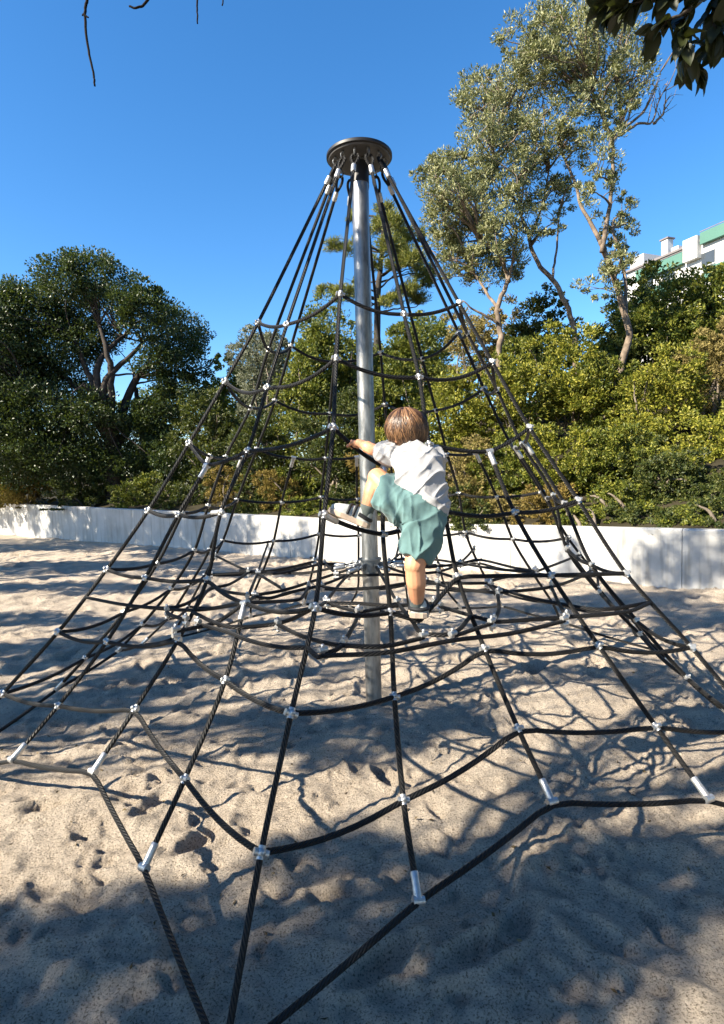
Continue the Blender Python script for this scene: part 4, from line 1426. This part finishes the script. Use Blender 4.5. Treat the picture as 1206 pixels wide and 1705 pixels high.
def child():
    J = dict(pelvis=at(701, 845, 2.52), chest=at(692, 778, 2.57), neck=at(686, 744, 2.60), head=at(677, 717, 2.635),
             shL=at(656, 757, 2.62), elL=at(619, 748, 2.76), shR=at(722, 762, 2.60), elR=at(716, 794, 2.72),
             hipL=at(683, 850, 2.54), knL=at(629, 796, 2.65), anL=at(607, 860, 2.66),
             hipR=at(712, 858, 2.51), knR=at(691, 940, 2.47), anR=at(695, 1010, 2.555))
    root = empty('person', at(697, 1034, 2.57))
    tag(root, 'small child in white t-shirt and sage green shorts climbing the ropes', 'person')
    b = MB()
    u = unit(UP * .93 - EF * .15 + RIGHT * -.12)
    f = EF * .72 - RIGHT * .50 - UP * .42; f = unit(f - u * np.dot(f, u)); s = np.cross(f, u)
    rot = np.stack([s, f, u], 1)
    hc = J['head']
    b.ball(hc, (.074, .088, .084), 24, 16, rot)
    b.ball(hc + f * .030 - u * .050, (.052, .050, .045), 20, 12, rot)          # jaw
    b.ball(hc + f * .055 - u * .035, (.050, .030, .030), 16, 10, rot)          # cheeks
    b.ball(hc + f * .090 - u * .028, (.010, .012, .012), 10, 8, rot)           # nose
    b.ball(hc + f * .078 - u * .055, (.020, .010, .007), 12, 8, rot)           # lips
    for q in (-1, 1):
        b.ball(hc + s * .074 * q - f * .004 - u * .022, (.010, .018, .026), 12, 8, rot)   # ears
    b.cap(hc - u * .05 - f * .015, J['neck'] - u * .03, .040, .046)
    # trunk
    b.cap(J['neck'] - u * .03, J['chest'], .045, .066); b.cap(J['chest'], J['pelvis'], .066, .074)
    b.cap(J['shL'] - UP * .008, J['shR'] - UP * .008, .034, .034)
    # hands on the ropes
    def hand(path, px, shoulder_end, up_hint, flip=1):
        ppx = []
        for p in path:
            v = p - CAMP; d = np.dot(v, EF)
            ppx.append((603 + FPX * np.dot(v, RIGHT) / d, 852.5 - FPX * np.dot(v, UP) / d))
        i = int(np.argmin([np.hypot(q[0] - px[0], q[1] - px[1]) for q in ppx])); i = min(max(i, 1), len(path) - 2)
        g = path[i]; t = unit(path[i + 1] - path[i - 1])
        w = shoulder_end - g; w = unit(w - t * np.dot(w, t))
        n = np.cross(t, w)
        if np.dot(n, up_hint) < 0: n = -n
        rr = ROPE_R + .0062
        wrist = g + w * .062 + n * .012
        b.cap(g + w * .022 + n * .006, wrist, .017, .0155)
        b.ball(g + w * .028 + n * .010, (.026, .026, .013), 16, 10, np.stack([t, w, n], 1))
        for k, (o, L_) in enumerate(((-.0215, 195), (-.007, 215), (.0075, 210), (.0215, 180))):
            pr = None
            for a in np.linspace(8, L_, 9):
                ra = math.radians(a)
                p = g + t * o + (w * math.cos(ra) + n * math.sin(ra)) * rr
                if pr is not None: b.cap(pr, p, .0062, .0060 if a < L_ - 1 else .0052, 10)
                else: b.cap(g + t * o * .85 + w * .032 + n * .012, p, .0072, .0062, 10)
                pr = p
        pr = g + w * .034 - t * .016 * flip
        for a in np.linspace(-20, -120, 5):
            ra = math.radians(a)
            p = g - t * (.020) * flip + (w * math.cos(ra) + n * math.sin(ra)) * (rr + .001)
            b.cap(pr, p, .0078, .0068, 10); pr = p
        return wrist
    wl_ = hand(RINGP[0, 3], (586, 737), J['elL'], UP)
    b.cap(J['shL'], J['elL'], .034, .029); b.cap(J['elL'], wl_, .030, .0185)
    b.ball((J['elL'] * .7 + wl_ * .3), .030, 12, 8)
    wr_ = hand(RINGP[0, 3], (684, 770), J['elR'], UP, -1)
    b.cap(J['shR'], J['elR'], .034, .029); b.cap(J['elR'], wr_, .030, .0185)
    # legs
    b.cap(J['hipL'], J['knL'], .068, .047); b.ball(J['knL'], .046, 14, 10)
    mL = J['knL'] * .62 + J['anL'] * .38
    b.cap(J['knL'], mL, .043, .043); b.cap(mL, J['anL'], .042, .026)
    b.cap(J['hipR'], J['knR'], .070, .046); b.ball(J['knR'] + EF * .006, .045, 14, 10)
    mR = J['knR'] * .60 + J['anR'] * .40 - EF * .012
    b.cap(J['knR'], mR, .043, .044); b.cap(mR, J['anR'], .043, .027)
    link('body', remeshed(b, 'body', .0030, 5), M['skin'], root)
    for q in (-1, 1):
        MB().ball(hc + s * .030 * q + f * .079 - u * .006, (.010, .006, .006), 12, 8, rot).build('eye', M['eye'], root)

    # hair: cap plus strands flowing from the crown
    rng = np.random.default_rng(8)
    hb = MB()
    V = []; Fq = []
    nu, nv = 40, 14
    def hairline(phi):       # phi 0 = face side
        c = math.cos(phi)
        return math.radians(112 - 50 * max(0, c) ** 1.4 + 8 * max(0, -c))
    hr = np.array([.080, .094, .090])
    cr0 = hc + u * .004
    for i in range(nv + 1):
        for j in range(nu):
            phi = 2 * math.pi * j / nu; th = hairline(phi) * i / nv
            dd = np.array([math.sin(th) * math.sin(phi), math.sin(th) * math.cos(phi), math.cos(th)])
            V.append(cr0 + rot @ (dd * hr))
    for i in range(nv):
        for j in range(nu):
            j2 = (j + 1) % nu
            Fq.append((i * nu + j, (i + 1) * nu + j, (i + 1) * nu + j2, i * nu + j2))
    hb.add(V, Fq)
    hair = hb.build('hair', M['hair'], root)
    SV = []; SF = []; cnt = 0
    for k in range(2000):
        phi = rng.uniform(0, 2 * math.pi); hl = hairline(phi) * rng.uniform(.88, 1.17)
        t0 = rng.uniform(0, .62); lift = 1.005 + .12 * rng.random() ** 1.6; w_ = rng.uniform(.0014, .0034); sw = rng.normal() * .32
        base_i = cnt; n_ = 9
        for i in range(n_):
            q = i / (n_ - 1); th = hl * (t0 + (1 - t0) * q); ph = phi + sw * (q ** 1.5) + .05 * math.sin(9 * q + k)
            dd = np.array([math.sin(th) * math.sin(ph), math.sin(th) * math.cos(ph), math.cos(th)])
            rad = hr * (lift + .035 * math.sin(math.pi * q) + (.05 * (rng.random() - .2) if q > .85 else 0))
            p = cr0 + rot @ (dd * rad)
            tg = rot @ np.array([math.cos(ph), -math.sin(ph), 0])
            ww = w_ * (1 - .75 * q ** 3)
            nn = rot @ dd
            SV += [p - tg * ww, p + nn * ww * .6, p + tg * ww]
            cnt += 3
        for i in range(n_ - 1):
            a = base_i + i * 3
            SF += [(a, a + 3, a + 4, a + 1), (a + 1, a + 4, a + 5, a + 2)]
    me = bpy.data.meshes.new('strands'); me.from_pydata([tuple(v) for v in SV], [], SF)
    me.polygons.foreach_set('use_smooth', np.full(len(me.polygons), True, dtype=bool)); me.update()
    tag(link('strands', me, M['hair'], hair), kind='stuff')

    # shirt
    b = MB()
    secs = [((705, 836, 2.525), ((660, 808), (748, 858)), .121, .098), ((703, 815, 2.535), ((659, 795), (747, 834)), .119, .096),
            ((699, 795, 2.55), ((657, 784), (744, 807)), .116, .092), ((696, 776, 2.57), ((655, 772), (741, 781)), .114, .086),
            ((693, 761, 2.585), ((652, 761), (738, 763)), .110, .074), ((690, 750, 2.592), ((652, 752), (736, 752)), .092, .060),
            ((688, 742, 2.598), ((660, 742), (712, 741)), .060, .050), ((687, 737, 2.600), ((660, 738), (712, 737)), .046, .046)]
    V = []; nS = 28
    for (cx, cy__, d), (l0, l1), a_, b_ in secs:
        c = at(cx, cy__, d); lat = unit(at(*l1, d - .02) - at(*l0, d + .02)); dep = unit(EF - lat * np.dot(EF, lat)); 
        for j in range(nS):
            t = 2 * math.pi * j / nS
            ct, st = math.cos(t), math.sin(t)
            V.append(c + lat * a_ * math.copysign(abs(ct) ** .8, ct) + dep * b_ * math.copysign(abs(st) ** .85, st))
    Fq = []
    for i in range(len(secs) - 1):
        for j in range(nS):
            j2 = (j + 1) % nS
            Fq.append((i * nS + j, i * nS + j2, (i + 1) * nS + j2, (i + 1) * nS + j))
    Fq.append(tuple(range(nS - 1, -1, -1))); Fq.append(tuple((len(secs) - 1) * nS + j for j in range(nS)))
    b.add(V, Fq)
    dl = unit(J['elL'] - J['shL'])
    b.tube([J['shL'] - dl * .03, J['shL'] + dl * .01, J['shL'] + dl * .062 - UP * .010], [.046, .052, .058], 18)
    dr = unit(J['elR'] - J['shR'])
    b.tube([J['shR'] - dr * .03, J['shR'] + dr * .02, J['shR'] + dr * .075], [.046, .054, .060], 18)
    ax1 = unit(RIGHT * .8 + UP * -.5); ax2 = unit(UP * .8 + RIGHT * .5)
    def folds(P):
        q = P - J['chest']
        w1 = noise3(np.stack([q @ ax1 * 7, q @ ax2 * 26, q @ EF * 7], 1), 3)
        w2 = noise3(np.stack([q @ unit(RIGHT + UP) * 9, q @ unit(RIGHT - UP) * 34, q @ EF * 9], 1), 5)
        return .015 * (1 - np.abs(w1)) ** 2.5 + .010 * (1 - np.abs(w2)) ** 4 - .006
    shirt = link('shirt', remeshed(b, 'shirt', .0042, 3, folds), M['shirt'], root)
    # hem seam line
    # shorts
    b = MB()
    secs = [((704, 828, 2.53), .100, .085), ((701, 846, 2.52), .112, .098), ((698, 862, 2.52), .112, .100), ((696, 878, 2.525), .090, .088)]
    lat = unit(RIGHT * .95 - UP * .32); V = []
    for (cx, cy__, d), a_, b_ in secs:
        c = at(cx, cy__, d); dep = unit(EF - lat * np.dot(EF, lat))
        for j in range(nS):
            t = 2 * math.pi * j / nS
            V.append(c + lat * a_ * math.cos(t) + dep * b_ * math.sin(t))
    Fq = []
    for i in range(len(secs) - 1):
        for j in range(nS):
            j2 = (j + 1) % nS
            Fq.append((i * nS + j, i * nS + j2, (i + 1) * nS + j2, (i + 1) * nS + j))
    Fq.append(tuple(range(nS - 1, -1, -1))); Fq.append(tuple((len(secs) - 1) * nS + j for j in range(nS)))
    b.add(V, Fq)
    b.tube(catmull([at(690, 850, 2.53), at(672, 838, 2.57), at(657, 826, 2.61), at(645, 821, 2.635)], 4), np.interp(np.linspace(0, 1, 13), [0, .5, 1], [.092, .096, .097]), 20)
    b.tube(catmull([at(708, 862, 2.515), at(703, 885, 2.50), at(696, 910, 2.49), at(690, 928, 2.485)], 4), np.interp(np.linspace(0, 1, 13), [0, .5, 1], [.093, .087, .072]), 20)
    def folds2(P):
        q = P - J['pelvis']
        w1 = noise3(np.stack([q @ unit(RIGHT * .8 + UP * .6) * 8, q @ unit(UP * .8 - RIGHT * .6) * 20 + q @ EF * 6, q @ EF * 8], 1), 13)
        w2 = noise3(np.stack([q @ UP * 8, q @ RIGHT * 32, q @ EF * 9], 1), 15)
        return .014 * (1 - np.abs(w1)) ** 2.5 + .009 * (1 - np.abs(w2)) ** 4 - .006
    link('shorts', remeshed(b, 'shorts', .0042, 3, folds2), M['shorts'], root)
    # socks and shoes
    def foot(an, kn, heel, toe, upv, w_=.036):
        d = unit(toe - heel); L = np.linalg.norm(toe - heel)
        upv = unit(upv - d * np.dot(upv, d)); sd = np.cross(d, upv)
        ax = unit(kn - an)
        sk = MB()
        sk.lathe([(.030, -.035), (.033, -.005), (.0325, .02), (.034, .040), (.0335, .052), (.029, .054)], an, ax, 18).build('sock', M['sock'], root)
        # outline half widths along the foot
        tt = np.array([0, .05, .15, .3, .5, .68, .82, .93, 1.0]); hw = np.array([.35, .72, .86, .84, .88, 1.0, .92, .65, .25]) * w_
        hh = np.array([.045, .058, .062, .060, .054, .046, .038, .030, .018])
        V = []; nS2 = 14
        for t, a_, h_ in zip(tt, hw, hh):
            c = heel + d * L * t
            for j in range(nS2):
                an_ = math.pi * j / (nS2 - 1)
                V.append(c + sd * a_ * .96 * math.copysign(abs(math.cos(an_)) ** .6, math.cos(an_)) + upv * (.012 + h_ * max(0.0, math.sin(an_)) ** .7))
        Fq = []
        for i in range(len(tt) - 1):
            for j in range(nS2):
                j2 = (j + 1) % nS2
                Fq.append((i * nS2 + j, (i + 1) * nS2 + j, (i + 1) * nS2 + j2, i * nS2 + j2))
        Fq.append(tuple(range(nS2))); Fq.append(tuple((len(tt) - 1) * nS2 + j for j in range(nS2 - 1, -1, -1)))
        m_ = MB(); m_.add(V, Fq); shoe = m_.build('shoe', M['shoe'], root, sharp=50)
        V = []; 
        for z in (-.010, -.006, .012, .016):
            gr = .92 if z < -.008 else (1.0 if z > .013 else 1.04)
            for t, a_ in zip(tt, hw): V.append(heel + d * (L * (t - .5) * gr * 1.03 + L * .5) + sd * a_ * 1.05 * gr + upv * z)
            for t, a_ in zip(tt[::-1], hw[::-1]): V.append(heel + d * (L * (t - .5) * gr * 1.03 + L * .5) - sd * a_ * 1.05 * gr + upv * z)
        k_ = 2 * len(tt); Fq = []
        for i in range(3):
            for j in range(k_):
                j2 = (j + 1) % k_
                Fq.append((i * k_ + j, i * k_ + j2, (i + 1) * k_ + j2, (i + 1) * k_ + j))
        Fq.append(tuple(range(k_ - 1, -1, -1))); Fq.append(tuple(3 * k_ + j for j in range(k_)))
        m_ = MB(); m_.add(V, Fq); m_.build('sole', M['sole'], shoe, smooth=False)
        for tpos, hgt in ((.42, .058), (.56, .052)):
            P = []
            for an_ in np.linspace(.05, math.pi - .05, 12):
                a_ = np.interp(tpos, tt, hw); h_ = np.interp(tpos, tt, hh)
                P.append(heel + d * L * tpos + sd * a_ * 1.02 * math.copysign(abs(math.cos(an_)) ** .6, math.cos(an_)) + upv * (.012 + (h_ + .002) * max(0.0, math.sin(an_)) ** .7))
            V, F_ = tube_vf(P, .0075, 8)
            m_ = MB(); m_.add(V, F_); m_.build('strap', M['strap'], shoe)
        P = [heel + d * L * t + sd * q * w_ * .83 + upv * (.03 + .03 * t) for q, t in ((-1, .30), (-1, .12), (-.35, .01), (.35, .01), (1, .12), (1, .30))]
        V, F_ = tube_vf(catmull(P, 3), .010, 6)
        m_ = MB(); m_.add(V, F_); m_.build('heel_band', M['strap'], shoe)
    foot(J['anL'], J['knL'], at(613, 877, 2.655), at(549, 850, 2.675), J['knL'] - J['anL'] + UP * .1)
    h_ = at(698, 1027, 2.52)
    foot(J['anR'], J['knR'], h_, h_ + unit(EF * 1.0 + RIGHT * .10 - UP * .03) * .165, UP, .044)
child()
#CHILD-END
